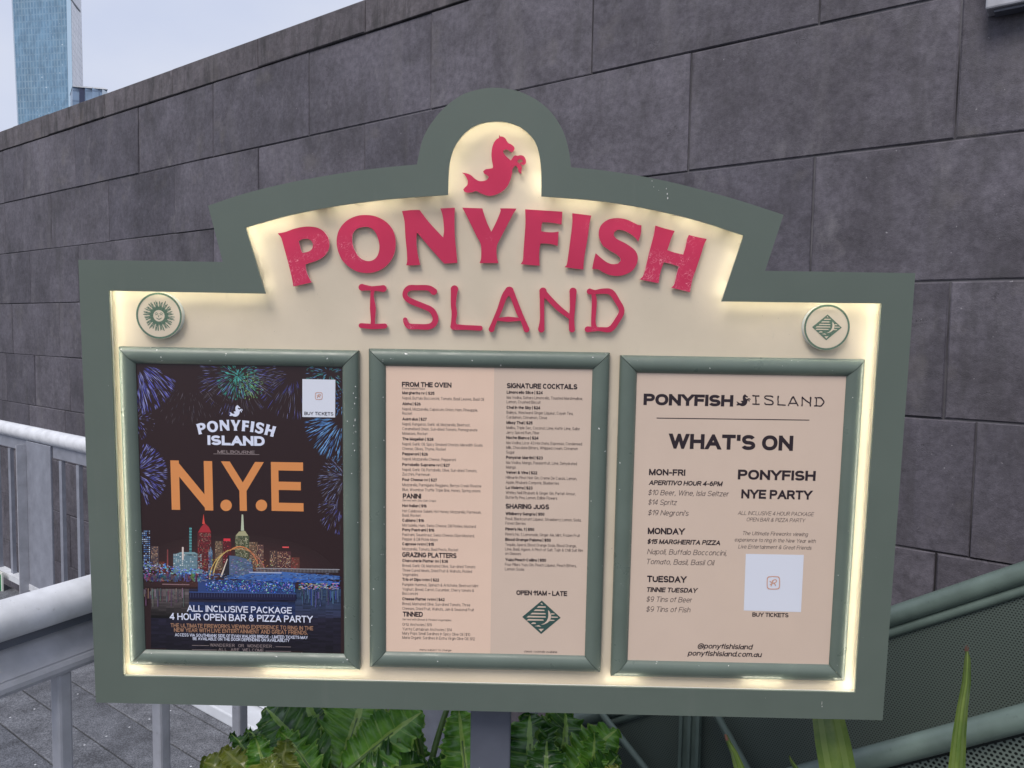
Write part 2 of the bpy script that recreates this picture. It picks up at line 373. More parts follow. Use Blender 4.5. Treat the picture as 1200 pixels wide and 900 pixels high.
# raised letters
def tile(ox, oy, sc, pts): return [(ox + x / sc, oy + y / sc) for x, y in pts]
LET = [
 ('P', 320, 240, [[(40,252),(110,238),(180,212),(250,196),(320,191),(385,200),(430,222),(465,257),(488,300),(496,345),(487,395),(460,440),(420,473),(370,496),(310,515),(285,525),(290,570),(310,630),(340,682),(260,700),(178,718),(172,680),(160,620),(130,500),(100,390),(75,300),(60,272)],
   [(225,320),(255,303),(300,299),(335,316),(352,350),(343,386),(313,410),(257,423),(245,395),(232,345)]]),
 ('O', 320, 240, [[(820,90),(900,101),(980,140),(1040,200),(1070,270),(1078,350),(1065,430),(1025,505),(965,560),(890,592),(820,600),(740,587),(670,548),(610,490),(572,410),(558,330),(570,245),(610,175),(670,125),(745,96)],
   [(810,193),(855,202),(895,237),(920,290),(935,360),(925,430),(893,477),(840,495),(785,480),(740,440),(707,375),(695,305),(705,245),(745,208)]]),
 ('N', 460, 230, [[(83,130),(160,122),(238,120),(290,190),(340,250),(445,362),(452,300),(445,200),(435,150),(420,106),(490,104),(548,100),(545,200),(548,350),(560,480),(570,585),(510,589),(455,592),(440,578),(330,455),(215,318),(210,370),(212,430),(222,510),(243,603),(180,607),(120,607),(128,570),(125,480),(113,360),(105,220)]]),
 ('Y', 460, 230, [[(612,100),(700,103),(790,106),(802,150),(830,230),(868,312),(900,250),(935,170),(950,125),(945,106),(1020,106),(1090,108),(1060,155),(1000,270),(940,385),(918,435),(914,490),(920,550),(932,588),(850,587),(765,588),(778,545),(776,425),(740,355),(690,250),(640,150)]]),
 ('F', 600, 235, [[(115,77),(280,87),(443,98),(440,150),(435,212),(400,203),(330,194),(270,190),(260,215),(257,270),(300,277),(360,279),(410,273),(406,340),(402,400),(350,384),(290,378),(250,378),(242,430),(239,500),(243,572),(160,567),(77,558),(95,525),(101,440),(110,320),(118,200)]]),
 ('I', 600, 235, [[(530,112),(610,121),(698,132),(685,180),(665,330),(642,460),(630,550),(628,606),(545,597),(462,585),(480,565),(492,500),(512,350),(530,200)]]),
 ('S', 600, 235, [[(1138,218),(1132,290),(1110,362),(1080,325),(1030,287),(980,264),(930,258),(900,275),(893,305),(920,337),(990,372),(1050,410),(1090,450),(1106,500),(1095,560),(1055,618),(990,652),(920,663),(850,652),(790,625),(760,606),(705,600),(716,540),(735,462),(780,502),(830,540),(880,559),(930,555),(955,530),(952,505),(920,475),(860,440),(800,395),(772,345),(762,290),(775,230),(815,185),(870,160),(940,155),(1010,168),(1070,195),(1105,212)]]),
 ('H', 680, 240, [[(660,182),(740,207),(830,230),(808,275),(788,330),(765,398),(830,420),(905,437),(925,370),(940,300),(955,265),(1030,284),(1112,300),(1088,350),(1060,440),(1020,560),(985,660),(965,768),(885,749),(800,728),(825,700),(845,620),(865,543),(800,520),(735,505),(715,560),(697,630),(690,690),(610,674),(522,655),(552,625),(577,540),(610,400),(645,270)]]),
]
WF = WC + .0105
LETTER_PX = []
for ch, ox, oy, loops in LET:
    lp = [smooth_closed(tile(ox, oy, 7.5, l), 4, 38) for l in loops]; LETTER_PX.append(lp)
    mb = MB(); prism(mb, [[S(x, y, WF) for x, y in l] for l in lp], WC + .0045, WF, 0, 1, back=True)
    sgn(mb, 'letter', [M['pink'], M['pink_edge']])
def capsule(pts, n=7):
    """outline of a stroke with a radius at each point and round ends"""
    P = [Vector((p[0], p[1])) for p in pts]; R = [p[2] for p in pts]; Ls = []; Rs = []
    # densify
    D = []; DR = []
    for i in range(len(P) - 1):
        p0 = P[max(i - 1, 0)]; p1 = P[i]; p2 = P[i + 1]; p3 = P[min(i + 2, len(P) - 1)]
        for q in range(4):
            t = q / 4
            D.append(.5 * ((2 * p1) + (p2 - p0) * t + (2*p0 - 5*p1 + 4*p2 - p3) * t*t + (3*p1 - p0 - 3*p2 + p3) * t**3)); DR.append(R[i] * (1 - t) + R[i + 1] * t)
    D.append(P[-1]); DR.append(R[-1])
    for i, p in enumerate(D):
        t = (D[min(i + 1, len(D) - 1)] - D[max(i - 1, 0)]).normalized(); nn = Vector((-t.y, t.x))
        Ls.append(p + nn * DR[i]); Rs.append(p - nn * DR[i])
    def cap(c, v0, r):
        return [c + Vector((v0.x * math.cos(a) - v0.y * math.sin(a), v0.x * math.sin(a) + v0.y * math.cos(a))) * r for a in [-math.pi * k / n for k in range(1, n)]]
    e = (Ls[-1] - D[-1]).normalized(); s_ = (Rs[0] - D[0]).normalized()
    return [(p.x, p.y) for p in Ls + cap(D[-1], e, DR[-1]) + Rs[::-1] + cap(D[0], s_, DR[0])]
ISL = [
 ('I', 410, [[(100,118,29),(180,126,17),(275,128,29)], [(190,132,17),(183,190,14),(190,290,25),(190,390,17),(189,432,20)], [(92,434,20),(190,442,22),(288,438,21)]]),
 ('S', 410, [[(694,153,28),(650,124,23),(560,121,22),(492,124,24),(458,158,20),(462,200,21),(510,235,24),(600,271,23),(675,307,24),(708,370,24),(694,420,24),(648,444,24),(560,443,22),(492,440,24),(465,412,20),(457,385,18)]]),
 ('L', 410, [[(865,132,31),(860,180,25),(856,260,21),(864,330,23),(857,400,19),(860,440,30)], [(862,446,25),(960,450,20),(1078,456,21)]]),
 ('A', 570, [[(42,465,24),(62,412,19),(110,300,21),(148,195,24),(188,146,34)], [(192,146,34),(222,200,23),(268,320,24),(306,400,20),(332,466,25)], [(92,383,11),(180,382,22),(288,383,11)]]),
 ('N', 570, [[(468,150,31),(460,230,18),(461,380,18),(454,465,27)], [(478,165,24),(530,222,23),(600,292,23),(700,370,18)], [(717,150,30),(713,280,22),(705,380,22),(708,466,25)]]),
 ('D', 570, [[(855,152,25),(900,157,17),(960,150,22),(1030,158,25),(1082,230,23),(1120,312,23),(1080,395,23),(1022,465,24),(930,463,16),(838,465,25)], [(885,165,17),(893,240,21),(885,395,18),(892,450,24)]]),
]
ISL_PX = []
for ch, ox, strokes in ISL:
    mb = MB(); keep = []
    for k, st in enumerate(strokes):
        sc = 7.059
        px = capsule([(ox + x / sc, 320 + y / sc, r / sc) for x, y, r in st]); keep.append(px)
        prism(mb, [[S(x, y, WF) for x, y in px]], WC + .0035, WF - k * .00015, 0, 1, back=True)
    ISL_PX.append(keep)
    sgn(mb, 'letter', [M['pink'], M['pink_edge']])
EMB = [(585,160),(596,180),(622,181),(650,200),(666,228),(680,248),(712,263),(738,285),(747,305),(737,330),(720,345),(702,341),(688,326),(655,316),(632,322),(628,345),(650,380),(680,408),(708,432),(724,408),(737,388),(757,378),(778,384),(802,377),(830,380),(852,396),(864,422),(867,452),(855,474),(835,480),(808,466),(806,452),(832,448),(832,436),(818,422),(797,418),(779,436),(778,448),(800,468),(820,490),(825,515),(819,540),(822,570),(805,570),(786,545),(784,518),(766,494),(752,486),(734,510),(722,530),(722,560),(708,620),(680,688),(640,740),(580,780),(520,802),(470,805),(420,791),(370,767),(340,755),(300,768),(250,772),(215,760),(206,737),(225,715),(248,692),(254,655),(243,620),(220,585),(192,560),(240,568),(288,588),(325,622),(365,646),(410,650),(455,636),(475,607),(455,587),(426,570),(415,547),(440,526),(480,520),(518,512),(519,488),(508,430),(503,370),(510,300),(530,243),(558,208),(582,195)]
EMB_PX = smooth_closed(tile(520, 140, 9, EMB), 3, 48)
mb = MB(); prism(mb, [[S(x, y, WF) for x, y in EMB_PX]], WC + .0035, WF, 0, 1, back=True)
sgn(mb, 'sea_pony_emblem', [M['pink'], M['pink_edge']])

# badges
def circle(cx, cy, r, n=48): return [(cx + r * math.cos(2 * math.pi * k / n), cy + r * math.sin(2 * math.pi * k / n)) for k in range(n)]
def star_ray(cx, cy, a, r0, r1, w0, w1):
    c, s_ = math.cos(a), math.sin(a)
    return [(cx + c * r0 - s_ * w0, cy + s_ * r0 + c * w0), (cx + c * r1 - s_ * w1, cy + s_ * r1 + c * w1), (cx + c * r1 + s_ * w1, cy + s_ * r1 - c * w1), (cx + c * r0 + s_ * w0, cy + s_ * r0 - c * w0)]
def badge(px, py):
    wf = WC + .013; c = S(px, py, wf); r = S(px + 27.2, py, wf)[0] - c[0]
    mb = MB(); prism(mb, [circle(*c, r)], WC, wf, 0, 1); d = sgn(mb, 'badge', [M['cream'], M['badge_rim']])
    mb = MB(); prism(mb, [circle(*c, r * .985), circle(*c, r * .905)], None, wf + .0003); sgn(mb, 'ring', M['badge_green'], d, (0, 0, 0))
    return d, c, r, wf
d, c, r, wf = badge(186.3, 370)
mb = MB()
prism(mb, [circle(*c, r * .305), circle(*c, r * .245)], None, wf + .0003)
for k in range(64):
    a = 2 * math.pi * k / 64; r1 = r * (.62 if k % 4 else .50) * rnd.uniform(.9, 1.06)
    if k % 8 in (0, 4): r1 = r * .40
    prism(mb, [star_ray(*c, a, r * .30, r1, r * .024, r * .010)], None, wf + .0003)
    if k % 2: prism(mb, [star_ray(*c, a + .03, r * .50, r * rnd.uniform(.60, .70), r * .020, r * .014)], None, wf + .0004)
for s_ in (-1, 1):
    prism(mb, [capsule([(c[0] + s_ * r * .15, c[1] + r * .03, r * .012), (c[0] + s_ * r * .10, c[1] + r * .055, r * .016), (c[0] + s_ * r * .05, c[1] + r * .03, r * .012)], 4)], None, wf + .0003)
    prism(mb, [capsule([(c[0] + s_ * r * .17, c[1] + r * .09, r * .010), (c[0] + s_ * r * .10, c[1] + r * .125, r * .014), (c[0] + s_ * r * .03, c[1] + r * .08, r * .010)], 4)], None, wf + .0003)
prism(mb, [capsule([(c[0] - r * .12, c[1] - r * .09, r * .01), (c[0], c[1] - r * .15, r * .022), (c[0] + r * .12, c[1] - r * .09, r * .01)], 4)], None, wf + .0003)
prism(mb, [capsule([(c[0] + r * .0, c[1] + r * .03, r * .008), (c[0] - r * .02, c[1] - r * .05, r * .018)], 4)], None, wf + .00032)
sgn(mb, 'sun_face', M['badge_green'], d, (0, 0, 0))
def moon_diamond(mb, cx, cy, hw, hh, wd, m=0, mp=1):
    """dark diamond with a crescent and slanting water lines cut light"""
    prism(mb, [[(cx - hw, cy), (cx, cy - hh), (cx + hw, cy), (cx, cy + hh)]], None, wd, m)
    def q(x, y): return (cx + x * hw, cy + y * hh)
    for (y, x0, x1) in ((.62, -.26, .22), (.42, -.42, .16), (.22, -.58, .22), (.03, -.78, .23), (-.16, -.78, .12), (-.36, -.55, -.28)):
        prism(mb, [[q(x0, y - .05), q(x1, y - .035), q(x1 - .02, y + .035), q(x0 + .10, y + .045)]], None, wd + .0003, mp)
    for (y, x0, x1) in ((.22, .50, .68), (.03, .52, .86), (-.16, .44, .68)):
        prism(mb, [[q(x0, y - .04), q(x1, y - .03), q(x1, y + .02), q(x0, y + .04)]], None, wd + .0003, mp)
    prism(mb, [[q(-.07, .80), q(.07, .74), q(0, .86)]], None, wd + .0003, mp)
    prism(mb, [[q(-.35, -.53), q(.0, -.57), q(-.12, -.47)]], None, wd + .0003, mp)
    prism(mb, [[q(-.14, -.70), q(.14, -.68), q(.0, -.86)]], None, wd + .0003, mp)
    cr1 = [q(.36 - .02 + .34 * math.sin(a) - .0, .0 + .48 * math.cos(a)) for a in [math.radians(x) for x in range(5, 176, 15)]]
    cr1 = [q(.34, .45), q(.44, .32), q(.50, .15), q(.50, 0), q(.45, -.18), q(.32, -.32), q(.14, -.42), q(-.02, -.43), q(.14, -.36), q(.27, -.22), q(.34, -.05), q(.36, .12), q(.35, .28)]
    prism(mb, [cr1], None, wd + .0003, mp)
d, c, r, wf = badge(969, 383.6)
mb = MB(); moon_diamond(mb, c[0] - .0 * r, c[1] + .0 * r, r * .64, r * .56, wf + .0003); sgn(mb, 'moon_diamond', [M['badge_green'], M['cream']], d, (0, 0, 0))

# display frames: four mitred rails each
PROF = [(0, 0), (0, .0085), (.0015, .0115), (.005, .0145), (.010, .0168), (.016, .0178), (.022, .0172), (.027, .0150), (.0305, .0125), (.0325, .0105), (.0335, .0090), (.0345, .0085), (.0345, 0)]
FR = {}
def display_frame(key, corners, inner):
    wd = WC + .012
    q = [S(*p, wd) for p in corners]
    u0 = (q[0][0] + q[3][0]) / 2; u1 = (q[1][0] + q[2][0]) / 2; v1 = (q[0][1] + q[1][1]) / 2; v0 = (q[2][1] + q[3][1]) / 2
    i = [S(*p, WC + .0085) for p in inner]
    sw = ((i[0][0] + i[3][0]) / 2 - u0 + u1 - (i[1][0] + i[2][0]) / 2) / 2
    sv = (v1 - (i[0][1] + i[1][1]) / 2 + (i[2][1] + i[3][1]) / 2 - v0) / 2
    k = (sw + sv) / 2 / .0345
    fr = empty('display_frame'); fr.parent = sign; fr.location = OFF
    C = [(u0, v1), (u1, v1), (u1, v0), (u0, v0)]; INW = [(1, -1), (-1, -1), (-1, 1), (1, 1)]
    for e in range(4):
        a, b = C[e], C[(e + 1) % 4]; ia, ib = INW[e], INW[(e + 1) % 4]
        mb = MB(); n = len(PROF); g = .0007
        dx, dy = (b[0] - a[0]), (b[1] - a[1]); l = math.hypot(dx, dy); dx /= l; dy /= l
        A = [(a[0] + ia[0] * s_ * k + dx * g, a[1] + ia[1] * s_ * k + dy * g, WC + .0004 + h) for s_, h in PROF]
        B = [(b[0] + ib[0] * s_ * k - dx * g, b[1] + ib[1] * s_ * k - dy * g, WC + .0004 + h) for s_, h in PROF]
        mb.add(A + B, [(j + 1, j, n + j, n + j + 1) for j in range(n - 1)], 0, None, True)
        mb.add(A, [tuple(range(n))]); mb.add(B, [tuple(range(n))[::-1]])
        mb.obj('frame_rail', M['rail'], fr)
    ins = .0345 * k - .001
    FR[key] = (u0 + ins, v0 + ins, u1 - ins, v1 - ins)
display_frame('nye', [(137.7, 405.7), (420, 411.5), (421.7, 786.7), (151.7, 778.3)], [(156.7, 428.5), (400, 432.5), (400, 770), (168, 763)])
display_frame('menu', [(432, 408), (714, 414), (705, 787.7), (432.7, 782.7)], [(453, 430.5), (692, 434), (686.7, 770), (452.3, 766.7)])
display_frame('whats', [(725, 417), (1013.3, 420.7), (991.7, 797.3), (717.7, 794.3)], [(748, 439.5), (992.7, 441.5), (974.3, 780), (739.3, 778.3)])
spl = MB(); rs = random.Random(11)
def fleck(px, py, w_, sx, sy):
    k = 7; u, v = S(px, py, w_); a = [(u + .00132 * sx * rs.uniform(.5, 1) * math.cos(2 * math.pi * q / k), v + .00175 * sy * rs.uniform(.5, 1) * math.sin(2 * math.pi * q / k)) for q in range(k)]
    prism(spl, [a], w_ - .0005, w_, 0, 0)
FW = WC + .0190
for px, py, sx, sy in ((418.5, 453, 1.2, .9), (416, 461, .7, 1.3), (419, 466, 1.1, .8), (417.5, 473, 1.1, 1.2), (415, 479, .5, .6), (418, 492, .8, 2.2), (416.5, 499, 1, 1), (419, 506, .6, 1.4), (415.5, 520, .7, .9), (417.5, 528, .9, 1.5), (414, 534, .4, .5), (409, 773, 2.2, 1.0), (404, 776, .8, .6), (163, 776, 1.2, .8), (452, 470, .3, .3)): fleck(px - 2, py, FW, sx, sy)
for px, py, sx, sy in ((766, 219, .5, .6), (772, 223, .5, .4), (781, 221, .6, 1.2), (782, 227, .9, 1.6), (782.5, 232, 1.1, 1.8), (764, 212, .9, .5), (963.2, 824, .35, 2.6), (963.4, 828, .5, 1.4), (897, 818, .4, .3), (127, 452, .4, .4)): fleck(px, py, .0008, sx, sy)
for k in range(16): fleck(154.5 + rs.uniform(-1.5, 2), 662 + k * 6.4, WC + .0175, .35, rs.uniform(1, 2.4))
for k in range(22): fleck(rs.uniform(170, 1000), rs.choice([rs.uniform(349, 400), rs.uniform(788, 800)]), WC + .0006, rs.uniform(.2, .45), rs.uniform(.2, .5))
spl_ob = sgn(spl, 'droppings_and_chips', material('bird_lime', (.68, .68, .66), .7)); spl_ob['kind'] = 'stuff'
# post
pu0, pu1 = S(552, 860, -.09)[0], S(598.5, 860, -.09)[0]
mb = MB(); mb.box((pu0, FOOT[1], -.135), (pu1 - pu0, 0, 0), (0, FOOT[1] * -1 + S(600, 500)[1], 0), (0, 0, .07)); sgn(mb, 'post', M['steel_dark'], bevel=.004)
mb = MB(); mb.box((pu0 - .05, FOOT[1], -.185), (pu1 - pu0 + .1, 0, 0), (0, .012, 0), (0, 0, .17)); sgn(mb, 'base_plate', M['steel_dark'])

# ------------------------------------------------------------------ stroke lettering
def EL(cx, cy, rx, ry, a0, a1, n=None):
    n = n or NSEG[0]; k = max(2, int(abs(a1 - a0) / 90 * n + .5)); out = []
    for i in range(k + 1):
        a = math.radians(a0 + (a1 - a0) * i / k); c, s_ = math.cos(a), math.sin(a)
        out.append((cx + rx * math.copysign(abs(c) ** .9, c), cy + ry * math.copysign(abs(s_) ** .9, s_)))
    return out
NSEG = [3]
XH = .72
def glyphs():
    x = XH; h = x / 2
    g = {
    'A': (.82, [['Z',(0,0),(.5,1),(1,0)],[(.2,.32),(.8,.32)]]),
    'B': (.70, [[(0,0),(0,1)],[(0,1),(.55,1)]+EL(.58,.77,.36,.23,90,-90)+[(0,.54)],[(0,.54),(.55,.54)]+EL(.6,.27,.4,.27,90,-90)+[(0,0)]]),
    'C': (.78, [EL(.5,.5,.5,.5,40,320)]),
    'D': (.76, [[(0,0),(0,1)],[(0,1),(.42,1)]+EL(.42,.5,.58,.5,90,-90)+[(0,0)]]),
    'E': (.64, [[(0,0),(0,1)],[(0,1),(1,1)],[(0,.52),(.9,.52)],[(0,0),(1,0)]]),
    'F': (.60, [[(0,0),(0,1)],[(0,1),(1,1)],[(0,.5),(.88,.5)]]),
    'G': (.82, [EL(.5,.5,.5,.5,42,350)+[(1,.46),(.55,.46)]]),
    'H': (.76, [[(0,0),(0,1)],[(1,0),(1,1)],[(0,.52),(1,.52)]]),
    'I': (.0, [[(0,0),(0,1)]]),
    'J': (.55, [[(1,1),(1,.3)]+EL(.5,.3,.5,.3,0,-180)]),
    'K': (.74, [[(0,0),(0,1)],[(0,.35),(1,1)],[(.35,.6),(1,0)]]),
    'L': (.60, [[(0,0),(0,1)],[(0,0),(1,0)]]),
    'M': (.90, [[(0,0),(0,1)],[(1,0),(1,1)],['Z',(0,1),(.5,0),(1,1)]]),
    'N': (.76, [[(0,0),(0,1)],[(1,0),(1,1)],[(0,1),(1,0)]]),
    'O': (.84, [EL(.5,.5,.5,.5,0,360)]),
    'P': (.68, [[(0,0),(0,1)],[(0,1),(.6,1)]+EL(.6,.73,.4,.27,90,-90)+[(0,.46)]]),
    'Q': (.84, [EL(.5,.5,.5,.5,0,360),[(.6,.25),(1,0)]]),
    'R': (.72, [[(0,0),(0,1)],[(0,1),(.6,1)]+EL(.6,.74,.38,.26,90,-90)+[(0,.48)],[(.55,.48),(1,0)]]),
    'S': (.72, [EL(.5,.74,.46,.26,20,270)+EL(.5,.24,.5,.24,90,-165)[1:]]),
    'T': (.70, [[(0,1),(1,1)],[(.5,0),(.5,1)]]),
    'U': (.76, [[(0,1),(0,.4)]+EL(.5,.4,.5,.4,180,360)+[(1,1)]]),
    'V': (.78, [['Z',(0,1),(.5,0),(1,1)]]),
    'W': (1.14, [['Z',(0,1),(.26,0),(.5,1),(.74,0),(1,1)]]),
    'X': (.76, [[(0,0),(1,1)],[(0,1),(1,0)]]),
    'Y': (.78, [['Z',(0,1),(.5,.42),(1,1)],[(.5,0),(.5,.38)]]),
    'Z': (.70, [[(0,1),(1,1)],[(0,0),(1,0)],[(0,0),(1,1)]]),
    '0': (.62, [EL(.5,.5,.5,.5,0,360)]), '1': (.3, [[(1,0),(1,1)],[(0,.72),(1,1)]]),
    '2': (.62, [EL(.5,.72,.5,.28,170,-40)+[(0,0)],[(0,0),(1,0)]]),
    '3': (.62, [EL(.5,.76,.45,.24,160,-90),EL(.5,.26,.5,.26,90,-160)]),
    '4': (.64, [[(.75,0),(.75,1)],[(0,.3),(.75,1)],[(0,.26),(1,.26)]]),
    '5': (.62, [[(.1,1),(.95,1)],[(.1,1),(.05,.5)],EL(.5,.33,.5,.33,140,-155)]),
    '6': (.62, [EL(.5,.32,.5,.32,0,360),EL(.62,.5,.6,.5,80,185)]),
    '7': (.60, [[(0,1),(1,1)],[(.3,0),(1,1)]]),
    '8': (.62, [EL(.5,.75,.42,.25,0,360),EL(.5,.26,.5,.26,0,360)]),
    '9': (.62, [EL(.5,.68,.5,.32,0,360),EL(.38,.5,.6,.5,-100,5)]),
    'a': (.56, [EL(.5,h*.85,.5,h*.85,0,360),[(1,0),(1,x)]]),
    'b': (.58, [EL(.5,h,.5,h,0,360),[(0,0),(0,1)]]),
    'c': (.54, [EL(.5,h,.5,h,45,315)]),
    'd': (.58, [EL(.5,h,.5,h,0,360),[(1,0),(1,1)]]),
    'e': (.58, [[(.02,h),(1,h)],EL(.5,h,.5,h,0,315)]),
    'f': (.34, [[(.45,0),(.45,.75)]+EL(.95,.75,.5,.25,180,90),[(0,x),(1,x)]]),
    'g': (.58, [EL(.5,h,.5,h,0,360),[(1,x),(1,-.05)]+EL(.5,-.05,.5,.22,0,-150)]),
    'h': (.54, [[(0,0),(0,1)],[(0,.4)]+EL(.5,.42,.5,.3,180,0)+[(1,0)]]),
    'i': (.0, [[(0,0),(0,x)],[(0,.97),(0,1)]]),
    'j': (.15, [[(1,x),(1,-.1),(0,-.25)],[(1,.97),(1,1)]]),
    'k': (.52, [[(0,0),(0,1)],[(0,.28),(.9,x)],[(.3,.42),(1,0)]]),
    'l': (.0, [[(0,0),(0,1)]]),
    'm': (.86, [[(0,0),(0,x)],[(0,.4)]+EL(.25,.45,.25,.27,180,0)+[(.5,0)],[(.5,.4)]+EL(.75,.45,.25,.27,180,0)+[(1,0)]]),
    'n': (.54, [[(0,0),(0,x)],[(0,.4)]+EL(.5,.42,.5,.3,180,0)+[(1,0)]]),
    'o': (.58, [EL(.5,h,.5,h,0,360)]),
    'p': (.58, [EL(.5,h,.5,h,0,360),[(0,-.28),(0,x)]]),
    'q': (.58, [EL(.5,h,.5,h,0,360),[(1,-.28),(1,x)]]),
    'r': (.32, [[(0,0),(0,x)],[(0,.42)]+EL(.9,.42,.9,.3,180,90)]),
    's': (.50, [EL(.5,x*.74,.46,x*.26,20,270)+EL(.5,x*.24,.5,x*.24,90,-165)[1:]]),
    't': (.32, [[(.4,.95),(.4,.15),(.95,0)],[(0,x),(1,x)]]),
    'u': (.54, [[(0,x),(0,.3)]+EL(.5,.3,.5,.3,180,360),[(1,0),(1,x)]]),
    'v': (.54, [['Z',(0,x),(.5,0),(1,x)]]),
    'w': (.80, [['Z',(0,x),(.26,0),(.5,x),(.74,0),(1,x)]]),
    'x': (.52, [[(0,0),(1,x)],[(0,x),(1,0)]]),
    'y': (.54, [[(0,x),(.5,0)],[(.25,-.28),(1,x)]]),
    'z': (.50, [[(0,x),(1,x)],[(0,0),(1,0)],[(0,0),(1,x)]]),
    '.': (.0, [[(0,0),(0,.03)]]), ',': (.05, [[(1,.05),(0,-.14)]]), "'": (.0, [[(0,.78),(0,1)]]), '|': (.0, [[(0,-.15),(0,1.1)]]),
    '-': (.32, [[(0,.4),(1,.4)]]), '(': (.2, [EL(1,.45,1,.65,130,230)]), ')': (.2, [EL(0,.45,1,.65,50,-50)]),
    '$': (.62, [EL(.5,.72,.46,.24,20,270)+EL(.5,.26,.5,.22,90,-165)[1:],[(.5,-.1),(.5,1.1)]]),
    '&': (.76, [EL(.42,.78,.26,.22,-60,240)+[(.95,0)],[(.5,.56)]+EL(.38,.27,.38,.27,100,330)+[(.98,.45)]]),
    '@': (.98, [EL(.5,.42,.5,.58,-50,300),EL(.5,.42,.2,.22,0,360),[(.7,.62),(.72,.25),(.95,.3)]]),
    'é': None,
    }
    g['é'] = (g['e'][0], g['e'][1] + [[(.4, .9), (.7, 1.05)]])
    return g
def clip_y(poly, y0, y1, ax=1):
    if ax == 0: return [(b, a) for a, b in clip_y([(b, a) for a, b in poly], y0, y1)]
    for lim, sg in ((y0, 1), (y1, -1)):
        out = []
        for i in range(len(poly)):
            a, b = poly[i - 1], poly[i]; da, db = sg * (a[1] - lim), sg * (b[1] - lim)
            if (da >= 0) != (db >= 0):
                t = da / (da - db); out.append((a[0] + (b[0] - a[0]) * t, a[1] + (b[1] - a[1]) * t))
            if db >= 0: out.append(b)
        poly = out
        if len(poly) < 3: return []
    return poly
GL = {}
